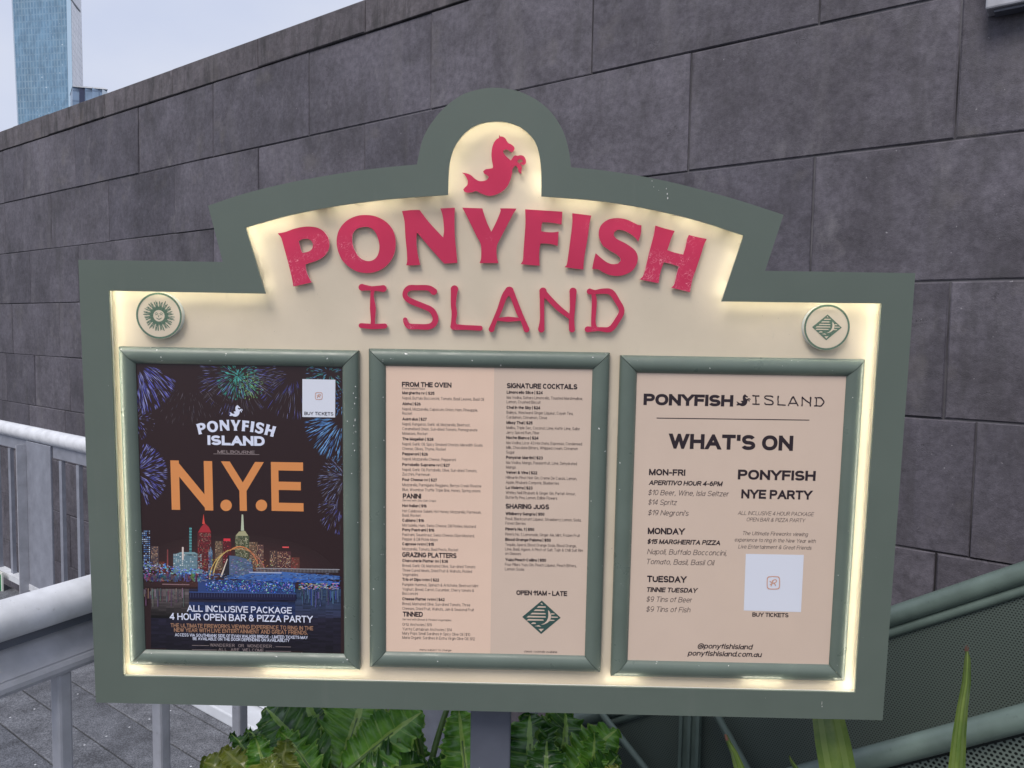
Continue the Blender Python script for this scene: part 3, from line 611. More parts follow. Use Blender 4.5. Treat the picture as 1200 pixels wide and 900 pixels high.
def layout(text, wt, gap, mono=None):
    """strokes of a line in units of the cap height: list of quads / polygons"""
    key = NSEG[0]
    if key not in GL: GL[key] = glyphs()
    G = GL[key]; x = 0; polys = []; 
    for ch in text:
        if ch == ' ': x += (mono or .30 + gap * .6); continue
        if ch == '’': ch = "'"
        wd, strokes = G[ch]; iw = wd * .88 if wd else 0
        x0 = x + wt / 2
        if mono: x0 = x + (mono - iw) / 2
        T = lambda p: (x0 + p[0] * iw, wt / 2 + p[1] * (1 - wt))
        for si, st in enumerate(strokes):
            zig = st[0] == 'Z'
            P = [T(p) for p in (st[1:] if zig else st)]
            if zig:
                ys = [p[1] for p in P]; n = len(P); Q = list(P)
                for e, f in ((0, 1), (-1, -2)):
                    dx, dy = P[e][0] - P[f][0], P[e][1] - P[f][1]; l = math.hypot(dx, dy); Q[e] = (P[e][0] + dx / l * wt, P[e][1] + dy / l * wt)
                off = []
                for i in range(n):
                    a, b = Q[max(i - 1, 0)], Q[i]; c_ = Q[min(i + 1, n - 1)]
                    if i == 0: a, b, c_ = Q[0], Q[0], Q[1]; d1 = d2 = (c_[0] - b[0], c_[1] - b[1])
                    elif i == n - 1: d1 = d2 = (b[0] - a[0], b[1] - a[1])
                    else: d1 = (b[0] - a[0], b[1] - a[1]); d2 = (c_[0] - b[0], c_[1] - b[1])
                    l1, l2 = math.hypot(*d1), math.hypot(*d2); n1 = (-d1[1] / l1, d1[0] / l1); n2 = (-d2[1] / l2, d2[0] / l2)
                    k = (n1[0] + n2[0], n1[1] + n2[1]); dt = max(.1, k[0] * n1[0] + k[1] * n1[1]); off.append((k[0] * wt / 2 / dt, k[1] * wt / 2 / dt))
                for i in range(n - 1):
                    q = [(Q[i][0] - off[i][0], Q[i][1] - off[i][1]), (Q[i+1][0] - off[i+1][0], Q[i+1][1] - off[i+1][1]), (Q[i+1][0] + off[i+1][0], Q[i+1][1] + off[i+1][1]), (Q[i][0] + off[i][0], Q[i][1] + off[i][1])]
                    q = clip_y(q, min(ys) - wt / 2, max(ys) + wt / 2)
                    if q and ch != 'Y' and ch in 'MN': q = clip_y(q, x0 - wt / 2, x0 + iw + wt / 2, 0)
                    if q: polys.append((q, si))
            elif len(P) == 2:
                a, b = P; dx, dy = b[0] - a[0], b[1] - a[1]; l = math.hypot(dx, dy) or 1e-6; dx /= l; dy /= l
                ex = wt / 2 if (abs(dx) < .02 or abs(dy) < .02) else wt
                a = (a[0] - dx * ex, a[1] - dy * ex); b = (b[0] + dx * ex, b[1] + dy * ex); nx, ny = -dy * wt / 2, dx * wt / 2
                q = [(a[0] - nx, a[1] - ny), (b[0] - nx, b[1] - ny), (b[0] + nx, b[1] + ny), (a[0] + nx, a[1] + ny)]
                ys = [P[0][1], P[1][1]]
                q = clip_y(q, min(ys) - wt / 2, max(ys) + wt / 2)
                if q and ch in 'NMK7ZRX': q = clip_y(q, x0 - wt / 2, x0 + iw + wt / 2, 0)
                if q: polys.append((q, si))
            else:
                closed = math.hypot(P[0][0] - P[-1][0], P[0][1] - P[-1][1]) < 1e-6
                if closed: P = P[:-1]
                n = len(P); off = []
                for i in range(n):
                    if closed: pa, pb = P[i - 1], P[(i + 1) % n]
                    else: pa, pb = P[max(i - 1, 0)], P[min(i + 1, n - 1)]
                    d1 = (P[i][0] - pa[0], P[i][1] - pa[1]); d2 = (pb[0] - P[i][0], pb[1] - P[i][1])
                    l1 = math.hypot(*d1); l2 = math.hypot(*d2)
                    if l1 < 1e-7: d1, l1 = d2, l2
                    if l2 < 1e-7: d2, l2 = d1, l1
                    if l1 < 1e-7: off.append((0, 0)); continue
                    n1 = (-d1[1] / l1, d1[0] / l1); n2 = (-d2[1] / l2, d2[0] / l2)
                    k = (n1[0] + n2[0], n1[1] + n2[1]); dt = max(.6, k[0] * n1[0] + k[1] * n1[1])
                    off.append((k[0] * wt / 2 / dt, k[1] * wt / 2 / dt))
                for i in range(n if closed else n - 1):
                    j = (i + 1) % n
                    polys.append(([(P[i][0] - off[i][0], P[i][1] - off[i][1]), (P[j][0] - off[j][0], P[j][1] - off[j][1]), (P[j][0] + off[j][0], P[j][1] + off[j][1]), (P[i][0] + off[i][0], P[i][1] + off[i][1])], si))
        x += mono if mono else iw + wt + gap
    return polys
def text(par, s_, x0, x1, base, cap, m, wt=.14, gap=.10, shear=0, name='text_line', wd=None, seg=3, mono=None, org=None):
    """one line of lettering: left and right pixel, baseline and cap height of the photograph give its place on the sheet"""
    wd = par['face'] + .0003 if wd is None else wd
    NSEG[0] = seg; polys = layout(s_, wt, gap, mono)
    xs = [p[0] + shear * p[1] for q, _ in polys for p in q]; lo, hi = min(xs), max(xs)
    a = S(x0, base, wd); b = S(x1, base + .02 * (x1 - x0), wd); t_ = S(x0, base - cap, wd)
    sx = (b[0] - a[0]) / (hi - lo); sy = t_[1] - a[1]; mb = MB()
    for k, (q, si) in enumerate(polys):
        mb.add([(a[0] + (p[0] + shear * p[1] - lo) * sx - par['u'], a[1] + p[1] * sy - par['v'], wd - par['w'] + si * .00004) for p in q], [tuple(range(len(q)))])
    for i, f in enumerate(mb.f):           # all faces look outward
        p = [mb.v[j] for j in f]; ar = sum(p[j - 1][0] * p[j][1] - p[j][0] * p[j - 1][1] for j in range(len(p)))
        if ar < 0: mb.f[i] = f[::-1]
    return mb.obj(name, m, par)
def flat(par, loops_px, m, name, dz=.0003, mb=None, colr=None):
    wd = par['face'] + dz; new = mb is None
    if new: mb = MB()
    prism(mb, [[(S(x, y, wd)[0] - par['u'], S(x, y, wd)[1] - par['v']) for x, y in l] for l in loops_px], None, wd - par['w'], 0, 0, False, colr)
    return mb.obj(name, m, par) if new else None
def sheet(name, key, label, m):
    u0, v0, u1, v1 = FR[key]; face = WC + .0070
    o = empty(name, sign_matrix((u0 + u1) / 2, v0, WC + .001)); tag(o, label, 'poster')
    o['face'] = face; o['u'] = (u0 + u1) / 2; o['v'] = v0; o['w'] = WC + .001
    mb = MB(); mb.box((u0 - o['u'], 0, .0004), (u1 - u0, 0, 0), (0, v1 - v0, 0), (0, 0, face - o['w'] - .0004)); mb.obj('paper', m, o)
    return o

# --- centre menu
mn = sheet('menu_poster', 'menu', 'peach and tan food and drinks menu in the middle frame of the signboard', M['paper_tan'])
ul = FR['menu'][0]; half = S(577, 600, mn['face'])[0]
mb = MB(); mb.add([(ul - mn['u'], 0, mn['face'] - mn['w'] + .0002), (half - mn['u'], 0, mn['face'] - mn['w'] + .0002), (half - mn['u'], FR['menu'][3] - mn['v'], mn['face'] - mn['w'] + .0002), (ul - mn['u'], FR['menu'][3] - mn['v'], mn['face'] - mn['w'] + .0002)], [(0, 1, 2, 3)])
mb.obj('peach_half', M['paper_peach'], mn)
def head(s_, x0, x1, b, cap=5.8): text(mn, s_, x0, x1, b, cap, M['ink'], .22, .05, name='heading', wd=mn['face'] + .0005)
def item(s_, x0, x1, b):
    text(mn, s_, x0, x1, b, 3.5, M['ink'], .21, .07, wd=mn['face'] + .0005, seg=2)
def body(s_, x0, x1, b, cap=3.4): text(mn, s_, x0, x1, b, cap, M['ink_soft'], .105, .10, wd=mn['face'] + .0005, seg=2)
def small(s_, x0, x1, b): text(mn, s_, x0, x1, b, 2.4, M['ink_soft'], .10, .10, shear=.2, wd=mn['face'] + .0005, seg=2)
head('FROM THE OVEN', 471, 529, 453.2); small('Stone baked Pizza', 471, 498, 456.2)
A = 471.4
for k, s_, x1, b in (
 (1,'Margherita (v) | $25',509,462),(0,'Napoli, Buffalo Bocconcini, Tomato, Basil Leaves, Basil Oil',567,468),(1,'Aloha | $26',493,474.8),(0,'Napoli, Mozzarella, Capsicum, Onion, Ham, Pineapple,',560,480.8),(0,'Rocket',483,486),
 (1,'Australus | $27',500,492.6),(0,'Napoli, Kangaroo, Garlic oil, Mozzarella, Beetroot,',551,498.4),(0,'Caramelised Onion, Sun-dried Tomato, Pomegranate',559.5,504),(0,'Molasses, Rocket',501,509.5),
 (1,'The Magellan | $28',508,516),(0,'Napoli, Garlic Oil, Spicy Smoked Chorizo, Meredith Goats',565.5,521.8),(0,'Cheese, Olives, Thyme, Rocket',522.5,527.3),
 (1,'Pepperoni | $26',501.5,533.5),(0,'Napoli, Mozzarella Cheese, Pepperoni',534,539.3),(1,'Portobello Supreme (v) | $27',527,546),(0,'Napoli, Garlic Oil, Portobello, Olive, Sun-dried Tomato,',559,551.8),(0,'Zucchini, Parmesan',504,557.2),
 (1,'Four Cheese (v) | $27',512,563.6),(0,'Mozzarella, Parmigiano Reggiano, Berrys Creek Riverine',564,569.6),(0,'Blue, Woombye Truffle Triple Brie, Honey, Spring onions',563,575.3),
 (1,'Hot Italian | $16',500,594.2),(0,'Hot Calabrese Salami, Hot Honey, Mozzarella, Parmesan,',564,600.3),(0,'Basil, Rocket',493,605.4),(1,'Cubiano | $16',497,611.3),(0,'Mortadella, Ham, Swiss Cheese, Dill Pickles, Mustard',557.5,617),
 (1,'Pony Pastrami | $16',509,622.4),(0,'Pastrami, Sauerkraut, Swiss Cheese, Dijon Mustard,',556,628),(0,'Pepper & Dill Pickle Mayo',513,633.3),(1,'Caprese (v)(n) | $15',508.5,639),(0,'Mozzarella, Tomato, Basil Pesto, Rocket',537,644.8),
 (1,'Charcuterie Platter (n) | $38',525,658.6),(0,'Bread, Garlic Oil, Marinated Olive, Sun-dried Tomato',557,664.3),(0,'Three Cured Meats, Dried Fruit & Walnuts, Pickled',553,669.8),(0,'Vegetables',490,674.9),
 (1,'Trio of Dips (v)(n) | $22',514.5,680.6),(0,'Pumpkin Hummus, Spinach & Artichoke, Beetroot Mint',560.5,686.5),(0,'Yoghurt, Bread, Carrot, Cucumber, Cherry tomato &',555.5,692),(0,'Bocconcini',489.5,697),
 (1,'Cheese Platter (v)(n) | $42',521,703.4),(0,'Bread, Marinated Olive, Sun-dried Tomato, Three',551,709),(0,'Cheeses, Dried Fruit, Walnuts, Jam & Seasonal Fruit',555.5,714.6),
 (0,'Ortiz Anchovies | $19',506,733.2),(0,'Yurrita Cantabrian Anchovies | $14',529.5,738.6),(0,'Mary Pops Small Sardines in Spicy Olive Oil | $10',551,743.6),(0,'Maria Organic Sardines in Extra Virgin Olive Oil | $12',556.5,748.6)):
    (item if k else body)(s_, A, x1, b)
head('PANINI', 472, 493.5, 584); small('Served with Sea Salt Crisps', A, 511, 587.4)
head('GRAZING PLATTERS', A, 535, 652.8); head('TINNED', 472, 495.5, 722.4); small('Served with Bread & Pickled Vegetables', A, 529, 726.8); small('menu subject to change', 491.5, 529, 762.4)
head('SIGNATURE COCKTAILS', 594, 676.5, 454.8, 6)
B_ = 593.8
for k, s_, x1, b in (
 (1,'Limoncello Slice | $24',636,461.2),(0,'Isla Vodka, Soltaro Limoncello, Toasted Marshmallow,',683,467.2),(0,'Lemon, Crushed Biscuit',633.5,472.4),(1,'Chai in the Sky | $24',633,479),(0,'Baileys, Westward Ginger Liqueur, Cayan Tea,',671.5,484.8),(0,'Cardamon, Cinnamon, Clove',641,490.4),
 (1,'Missy Thai | $25',624,496.8),(0,'Malibu, Triple Sec, Coconut, Lime, Kaffir Lime, Sailor',679.5,502.6),(0,'Jerry Spiced Rum, Fiber',632,508.3),(1,'Noche Bianca | $24',631,514.4),(0,'Isla Vodka, Licor 43 Horchata, Espresso, Condensed',682,520.3),(0,'Milk, Chocolate Bitters, Whipped cream, Cinnamon',677,525.9),(0,'Sugar',603,531.4),
 (1,'Ponystar Martini | $23',636,537.6),(0,'Isla Vodka, Mango, Passionfruit, Lime, Dehydrated',676,543.5),(0,'Mango',604.5,549),(1,'Velvet & Vine | $22',629.5,555.2),(0,'Hillmartin Pinot Noir Gin, Creme De Cassis, Lemon,',676,561),(0,'Apple, Rhubarb Compote, Blueberries',655,566.8),
 (1,'La Violetta | $23',624,573),(0,'Whitley Neill Rhubarb & Ginger Gin, Parfait Amour,',674.5,578.8),(0,'Butterfly Pea, Lemon, Edible Flowers',653,584.4),
 (1,'Wildberry Sangria | $50',638,603.5),(0,'Rosé, Blackcurrant Liqueur, Strawberry, Lemon, Soda,',681,609.4),(0,'Forest Berries',616,614.7),(1,"Pimm's No. 1 | $50",626,621.6),(0,"Pimm's No. 1, Lemonade, Ginger Ale, Mint, Frozen Fruit",679.5,627.6),
 (1,'Blood Orange Paloma | $50',645.5,633.8),(0,'Tequila, Aperol, Blood Orange Soda, Blood Orange,',675.5,639.7),(0,'Lime, Basil, Agave, A Pinch of Salt, Tajin & Chilli Salt Rim',683,645),(0,'on Glasses',610.5,650.2),
 (1,'Yuzu Peach Collins | $50',640,657.4),(0,'Four Pillars Yuzu Gin, Peach Liqueur, Peach Bitters,',675.5,663),(0,'Lemon Soda',614,668.4)):
    (item if k else body)(s_, B_ - (b - 460) * .010, x1, b)
head('SHARING JUGS', 592.5, 643.5, 596); head('OPEN 11AM - LATE', 605, 664.5, 697.2, 5.6); small('classic cocktails available', 614, 653, 764.4)
c = S(634.5, 723.3, mn['face']); hw = S(657, 723.3, mn['face'])[0] - c[0]
mb = MB(); moon_diamond(mb, c[0] - mn['u'], c[1] - mn['v'], hw, hw * .905, mn['face'] - mn['w'] + .0004); mb.obj('moon_diamond_logo', [M['logo_green'], M['paper_tan']], mn)

# --- right poster
wo = sheet('events_poster', 'whats', "tan what's on poster listing weekly deals in the right frame of the signboard", M['paper_tan'])
text(wo, 'PONYFISH', 754, 859, 474.6, 13.4, M['ink'], .25, .035, seg=6, name='heading')
# small sea pony between the two words
def place(par, loops, src, dst, m, name, dz=.0003):
    (sx0, sy0, sx1, sy1), (dx0, dy0, dx1, dy1) = src, dst
    f = lambda x, y: (dx0 + (x - sx0) / (sx1 - sx0) * (dx1 - dx0), dy0 + (y - sy0) / (sy1 - sy0) * (dy1 - dy0) + .018 * ((x - sx0) / (sx1 - sx0) - .5) * (dx1 - dx0))
    mb = MB()
    for lp in loops: flat(par, [[f(x, y) for x, y in l] for l in lp], m, name, dz, mb)
    return mb.obj(name, m, par)
EB = (541, 158, 616.5, 229.5)
place(wo, [[EMB_PX]], EB, (862.5, 461.8, 879.5, 476), M['ink'], 'sea_pony_emblem')
mb = MB(); wd_ = wo['face'] + .0004
for ch, ox, strokes in ISL:
    for k, st_ in enumerate(strokes):
        px = capsule([(881 + (ox + x / 7.059 - 419) / 313 * 85.5, 463.4 + (320 + y / 7.059 - 333.5) / 56 * 12.2 + .018 * (ox + x / 7.059 - 419) / 313 * 85.5 - .5, max(.62, r_ / 7.059 * .235)) for x, y, r_ in st_], 4)
        prism(mb, [[(S(x, y, wd_)[0] - wo['u'], S(x, y, wd_)[1] - wo['v']) for x, y in px]], None, wd_ - wo['w'] + k * .00004)
mb.obj('heading', M['ink'], wo)
flat(wo, [[(769.5, 489.4), (948.5, 491.8), (948.5, 492.8), (769.5, 490.4)]], M['ink'], 'rule')
text(wo, 'WHAT’S ON', 783, 929, 525.6, 17.6, M['ink'], .235, .07, seg=7, name='heading')
text(wo, 'MON-FRI', 760.5, 803, 556.8, 7.4, M['ink'], .22, .07, seg=4, name='heading')
IT = .2
text(wo, 'APERITIVO HOUR 4-6PM', 760, 847, 568.2, 5.6, M['ink'], .21, .06, IT)
li = lambda s_, x0, x1, b, cap=6.2: text(wo, s_, x0, x1, b, cap, M['ink_soft'], .095, .10, IT)
li('$10 Beer, Wine, Isla Seltzer', 759.5, 854, 580); li('$14 Spritz', 759.5, 793.5, 591.3); li("$19 Negroni's", 759.3, 807, 603.6)
text(wo, 'PONYFISH', 864.5, 955.5, 561.8, 11.6, M['ink'], .225, .06, seg=6, name='heading')
text(wo, 'NYE PARTY', 868.5, 952.5, 584, 10.6, M['ink'], .225, .06, seg=6, name='heading')
li('ALL INCLUSIVE 4 HOUR PACKAGE', 864.5, 954, 603.2, 4.6); li('OPEN BAR & PIZZA PARTY', 875, 944, 610.8, 4.4)
li('The Ultimate Fireworks viewing', 870.5, 947, 627, 4.6); li('experience to ring in the New Year with', 861, 956, 634.6, 4.6); li('Live Entertainment & Great Friends', 865, 951, 642.6, 4.6)
flat(wo, [[(874, 649), (942, 650.3), (938.6, 717.3), (871.6, 715.4)]], M['white_card'], 'ticket_card')
def card_logo(par, cx, cy, h, dz):
    def rr(k): return smooth_closed([(cx - k, cy - k * .7), (cx - k * .7, cy - k), (cx + k * .7, cy - k), (cx + k, cy - k * .7), (cx + k, cy + k * .7), (cx + k * .7, cy + k), (cx - k * .7, cy + k), (cx - k, cy + k * .7)], 3, 50)
    mb = MB(); flat(par, [rr(h), rr(h * .86)], None, '', dz, mb)
    for pts in ([(-.55, -.25), (-.2, -.05), (.0, -.4), (.35, -.5), (.5, -.25), (.25, .0), (-.1, .05), (-.5, .3)], [(-.15, -.35), (-.2, .1), (-.35, .5)], [(-.1, .05), (.2, .15), (.35, .45)]):
        flat(par, [capsule([(cx + x * h, cy + y * h, h * .07) for x, y in pts], 4)], None, '', dz + .00005, mb); dz += .00003
    mb.obj('card_logo', M['logo_orange'], par)
M['logo_orange'] = material('logo_orange', (.62, .33, .24), .5)
card_logo(wo, 906.3, 683, 7.6, .0007)
text(wo, 'BUY TICKETS', 881.5, 924, 722.6, 5, M['ink'], .2, .05)
text(wo, 'MONDAY', 759, 803, 625.8, 7.5, M['ink'], .22, .05, seg=4, name='heading'); text(wo, '$15 MARGHERITA PIZZA', 758.5, 844, 637.2, 5.6, M['ink'], .21, .06, IT)
li('Napoli, Buffalo Bocconcini,', 758.3, 851.5, 649.3); li('Tomato, Basil, Basil Oil', 758, 837.5, 661)
text(wo, 'TUESDAY', 758.2, 805, 682, 7.5, M['ink'], .22, .05, seg=4, name='heading'); text(wo, 'TINNIE TUESDAY', 758, 818, 693.6, 5.6, M['ink'], .21, .06, IT)
li('$9 Tins of Beer', 757.5, 811, 705); li('$9 Tins of Fish', 757.2, 809, 716.7)
text(wo, '@ponyfishisland', 817.5, 882.5, 759.8, 6, M['ink'], .16, .06, IT, seg=4); text(wo, 'ponyfishisland.com.au', 805.5, 893, 768.2, 6, M['ink'], .16, .06, IT, seg=4)

# --- left poster
ny = sheet('party_poster', 'nye', "dark party poster with fireworks and lit city skyline in the left frame", M['paper_dark'])
NB = FR['nye']
def inside(q):
    for x, y in q:
        s_ = S(x, y, ny['face'])
        if not (NB[0] + .001 < s_[0] < NB[2] - .001 and NB[1] + .001 < s_[1] < NB[3] - .001): return False
    return True
pr = MB(); depth = [0]
def P(pts, c, dz=.0003):
    if inside(pts): flat(ny, [pts], None, '', dz, pr, tuple(c))
def R_(x0, y0, x1, y1, c, dz=.0003): P([(x0, y0 ), (x1, y0 + .018 * (x1 - x0)), (x1, y1 + .018 * (x1 - x0)), (x0, y1)], c, dz)
# river and night glow, in horizontal bands
for k in range(44):
    y = 690 + k * 1.7; f = k / 43
    base = (.012 * (1 - f) + .010, .012 * (1 - f) + .008, .030 * (1 - f) + .015)
    for q in range(26):
        x = 168 + q * 8.9; j = rnd.uniform(.6, 1.3); g = 1.0
        b0 = base
        if f < .45:
            if x < 215: b0 = (.14 * (1 - f * 2.2), .115 * (1 - f * 2.2), .12 * (1 - f * 2.2))
            elif x > 345: b0 = (.03, .06 * (1 - f), .13 * (1 - f))
            elif 215 < x < 345 and f > .2: b0 = (.015, .03, .10)
        R_(x, y, x + 8.9, y + 1.7, tuple(c * j for c in b0), .00035)
for k in range(12):
    f = k / 11; rx, ry = 120 * (1 - f * .72), 46 * (1 - f * .75)
    pts_ = [(min(398.5, max(169, 272 + rx * math.cos(2 * math.pi * q / 40))), min(688, 672 + ry * math.sin(2 * math.pi * q / 40))) for q in range(40)]
    flat(ny, [pts_], None, '', .00030 + k * .000012, pr, (.030 + .055 * f ** 1.5, .0145 + .018 * f ** 1.5, .0155 + .010 * f))
def tower(x0, x1, yt, yb, wall, lit, pw=1.25, ph=1.5, dens=.55, dz=.0005):
    R_(x0, yt, x1, yb, wall, dz)
    y = yt + .8
    while y < yb - 1:
        x = x0 + .5
        while x < x1 - 1:
            if rnd.random() < dens:
                k = rnd.uniform(.4, 1.15); R_(x, y, x + pw * .62, y + ph * .55, tuple(min(1, c * k) for c in rnd.choice(lit)), dz + .00012)
            x += pw
        y += ph
amb = [(.75, .45, .25), (.8, .6, .4), (.5, .25, .15)]; red = [(.6, .07, .07), (.45, .30, .22), (.35, .03, .05), (.20, .03, .04)]; blu = [(.25, .45, .8), (.5, .65, .85), (.1, .25, .6)]; gre = [(.60, .58, .38), (.70, .66, .45), (.28, .24, .12), (.20, .26, .14)]; wht = [(.7, .75, .75), (.45, .6, .65)]
tower(164, 176, 621, 668, (.06, .10, .19), blu, 2, 2.4, .8); tower(177, 186, 640, 668, (.07, .05, .06), amb); tower(186, 193, 658, 672, (.10, .03, .02), red)
P([(195.3, 672), (197.3, 672), (197, 644), (195.9, 644)], (.25, .06, .06), .0005)
tower(203, 237, 649, 672, (.13, .22, .27), wht, 2.4, 2, .5); P([(203, 650), (212, 647), (228, 647), (237, 652)], (.2, .32, .36), .0005)
R_(213.2, 641, 215.2, 656, (.7, .6, .55), .0007)
R_(221.8, 618, 224.6, 647, (.05, .16, .18), .0005)
for k in range(8): R_(221.8, 619 + k * 3.4, 224.6, 620.2 + k * 3.4, (.12, .4, .4), .0007)
tower(231.5, 247.5, 624, 668, (.09, .018, .022), red, 1.3, 1.6, .7); P([(232, 624), (236, 617), (240, 613), (245, 618), (247.5, 624)], (.38, .03, .04), .0005); P([(237, 614), (238.6, 602), (240, 614)], (.7, .08, .06), .0006)
tower(244, 249, 645, 672, (.07, .14, .2), blu); P([(244, 650), (247, 640), (249.5, 650)], (.10, .18, .28), .0006)
tower(252, 261, 634, 668, (.10, .07, .05), amb); tower(261, 271, 633, 660, (.09, .015, .02), red, dens=.4); R_(262, 631, 270, 634, (.7, .04, .06), .0007)
tower(275.5, 292, 628, 668, (.07, .08, .045), gre, 1.25, 1.5, .75); P([(276, 628), (280, 623), (287, 622), (291, 628)], (.40, .38, .22), .0006); P([(282.3, 622), (283.2, 603), (285, 603), (286, 622)], (.5, .55, .4), .0006)
tower(292, 302, 635, 668, (.11, .07, .05), amb); tower(301, 309, 638, 668, (.10, .05, .05), amb, dens=.5)
tower(316, 325, 645, 668, (.07, .04, .04), amb, dens=.5); tower(325, 341, 646, 668, (.08, .03, .035), amb, dens=.45); R_(331, 640.5, 338.5, 642, (.8, .1, .1), .0007); tower(341, 351, 653, 668, (.12, .04, .03), red, dens=.5)
# lit promenade and terraces
P([(166, 655), (180, 657), (205, 663), (248, 669), (248, 678), (166, 681)], (.03, .09, .25), .0009)
for k in range(330):
    x = rnd.uniform(166, 247); y = rnd.uniform(656 + (x - 166) * .16, 678); s_ = rnd.uniform(.5, 1.3)
    R_(x, y, x + s_ * 1.6, y + s_, tuple(c * rnd.uniform(.3, 1) for c in rnd.choice([(.2, .45, .9), (.35, .6, .95), (.05, .15, .5), (.6, .7, .9)])), .0011 + rnd.random() * .0001)
P([(168, 676), (196, 672), (210, 677), (196, 681), (170, 680)], (.10, .06, .08), .0013)
for k in range(150): x = rnd.uniform(168, 240); R_(x, rnd.uniform(672, 681), x + rnd.uniform(.5, 3), rnd.uniform(675, 682), tuple(q * rnd.uniform(.2, 1) for q in rnd.choice([(.30, .20, .22), (.10, .12, .3), (.2, .3, .5)])), .0014)
for k in range(200): x = rnd.gauss(283, 22); y = rnd.uniform(655, 671); R_(x, y, x + rnd.uniform(.4, 1.3), y + rnd.uniform(.4, .9), tuple(q * rnd.uniform(.3, 1.1) for q in rnd.choice([(.85, .45, .15), (.8, .6, .35), (.6, .2, .12)])), .00125)
R_(166, 682, 240, 689, (.07, .03, .06), .0013); R_(168, 683.5, 186, 688, (.20, .07, .17), .0014); R_(190, 684, 222, 685.2, (.25, .15, .16), .0014)
P([(174, 669), (166, 664), (166, 676), (172, 677)], (.012, .008, .02), .0014)
# footbridge with its arch
def arc_band(cx, cy, rx, ry, a0, a1, t_, cols, dz):
    n = 26
    for i in range(n):
        a = math.radians(a0 + (a1 - a0) * i / n); b = math.radians(a0 + (a1 - a0) * (i + 1) / n + .6)
        P([(cx + rx * math.cos(a), cy - ry * math.sin(a)), (cx + rx * math.cos(b), cy - ry * math.sin(b)), (cx + (rx - t_) * math.cos(b), cy - (ry - t_) * math.sin(b)), (cx + (rx - t_) * math.cos(a), cy - (ry - t_) * math.sin(a))], cols(i / n), dz)
arc_band(279, 680, 34, 37.5, 178, 22, 1.0, lambda f: (.75 - .35 * f, .52 - .38 * f, .12 + .02 * f), .0012)
arc_band(277, 680, 28, 38, 172, 110, 1.3, lambda f: (.8, .62, .25), .0012)
arc_band(281, 676, 24, 36, 120, 24, 1.3, lambda f: (.85 - .2 * f, .3 - .1 * f, .10), .0012)
P([(267.5, 650.5), (268.6, 650.5), (268.6, 678), (256, 678)], (.02, .02, .03), .0014); P([(258, 676), (260, 676), (267, 655), (266, 655)], (.7, .6, .5), .0015)
P([(268.6, 651), (276, 651.5), (289, 655), (296, 662), (297, 678), (268.6, 678)], (.09, .13, .22), .0013)
for k in range(160):
    x = rnd.uniform(270, 294); y = rnd.uniform(655, 677); R_(x, y, x + 1.8, y + .9, tuple(c * rnd.uniform(.5, 1.2) for c in ((.12, .20, .36), (.08, .12, .2), (.25, .3, .4))[k % 3]), .0014 + rnd.random() * .0001)
P([(262, 678), (300, 671), (330, 670), (398, 675), (398, 679), (330, 680), (300, 680)], (.06, .15, .42), .0015)
for k in range(60): R_(300 + k * 1.62, 666 + k * .01, 300.5 + k * 1.62, 671, (.25, .26, .30), .0013)
R_(300, 665.4, 398, 666.2, (.35, .35, .38), .0014); R_(292, 670, 330, 671.3, (.4, .45, .6), .0016)
for k in range(420):
    x = rnd.uniform(232, 398); y = rnd.uniform(672, 682); j = rnd.uniform(.2, 1.1); R_(x, y, x + rnd.uniform(.5, 4), y + rnd.uniform(.3, .8), tuple(c * j for c in rnd.choice([(.05, .14, .5), (.12, .3, .75), (.02, .04, .15), (.3, .34, .5)])), .0019 + rnd.random() * .0001)
P([(310, 677), (345, 678), (398, 682), (398, 685), (340, 682), (300, 681)], (.04, .13, .48), .0017)
# floating bar
R_(232, 679, 346, 694, (.03, .06, .20), .0013)
for k in range(900):
    x = rnd.uniform(241, 345); y = min(694, max(679, rnd.gauss(686.5, 3.6))); s_ = rnd.uniform(.4, 1.5)
    R_(x, y, x + s_ * .9, y + s_, tuple(c * rnd.uniform(.25, 1.1) for c in rnd.choice([(.10, .26, .85), (.16, .38, .92), (.55, .68, .95), (.04, .10, .45), (.02, .04, .15), (.02, .05, .22)])), .0016 + rnd.random() * .0002)
R_(222, 693.6, 347, 701.5, (.012, .012, .045), .0019); R_(222, 693.2, 347, 694.2, (.05, .10, .30), .0021)
for k in range(40): R_(223 + k * 3.1, 695, 223.7 + k * 3.1, 700, (.05, .06, .13), .0021)
for k in range(240):
    x = rnd.uniform(349, 396); y = rnd.uniform(683, 690); R_(x, y, x + rnd.uniform(.6, 3), y + .8, tuple(c * rnd.uniform(.2, .9) for c in rnd.choice([(.1, .25, .7), (.8, .5, .7), (.7, .7, .8), (.05, .1, .3)])), .0018 + rnd.random() * .0001)
for k in range(70):
    x = rnd.choice([rnd.uniform(168, 215), rnd.uniform(352, 398)]); R_(x, rnd.uniform(689, 694), x + rnd.uniform(.5, 1.5), rnd.uniform(696, 712), tuple(c * rnd.uniform(.3, .8) for c in ((.3, .24, .26) if x < 230 else (.12, .2, .4))), .0018)
pr.obj('city_skyline_print', M['print'], ny)
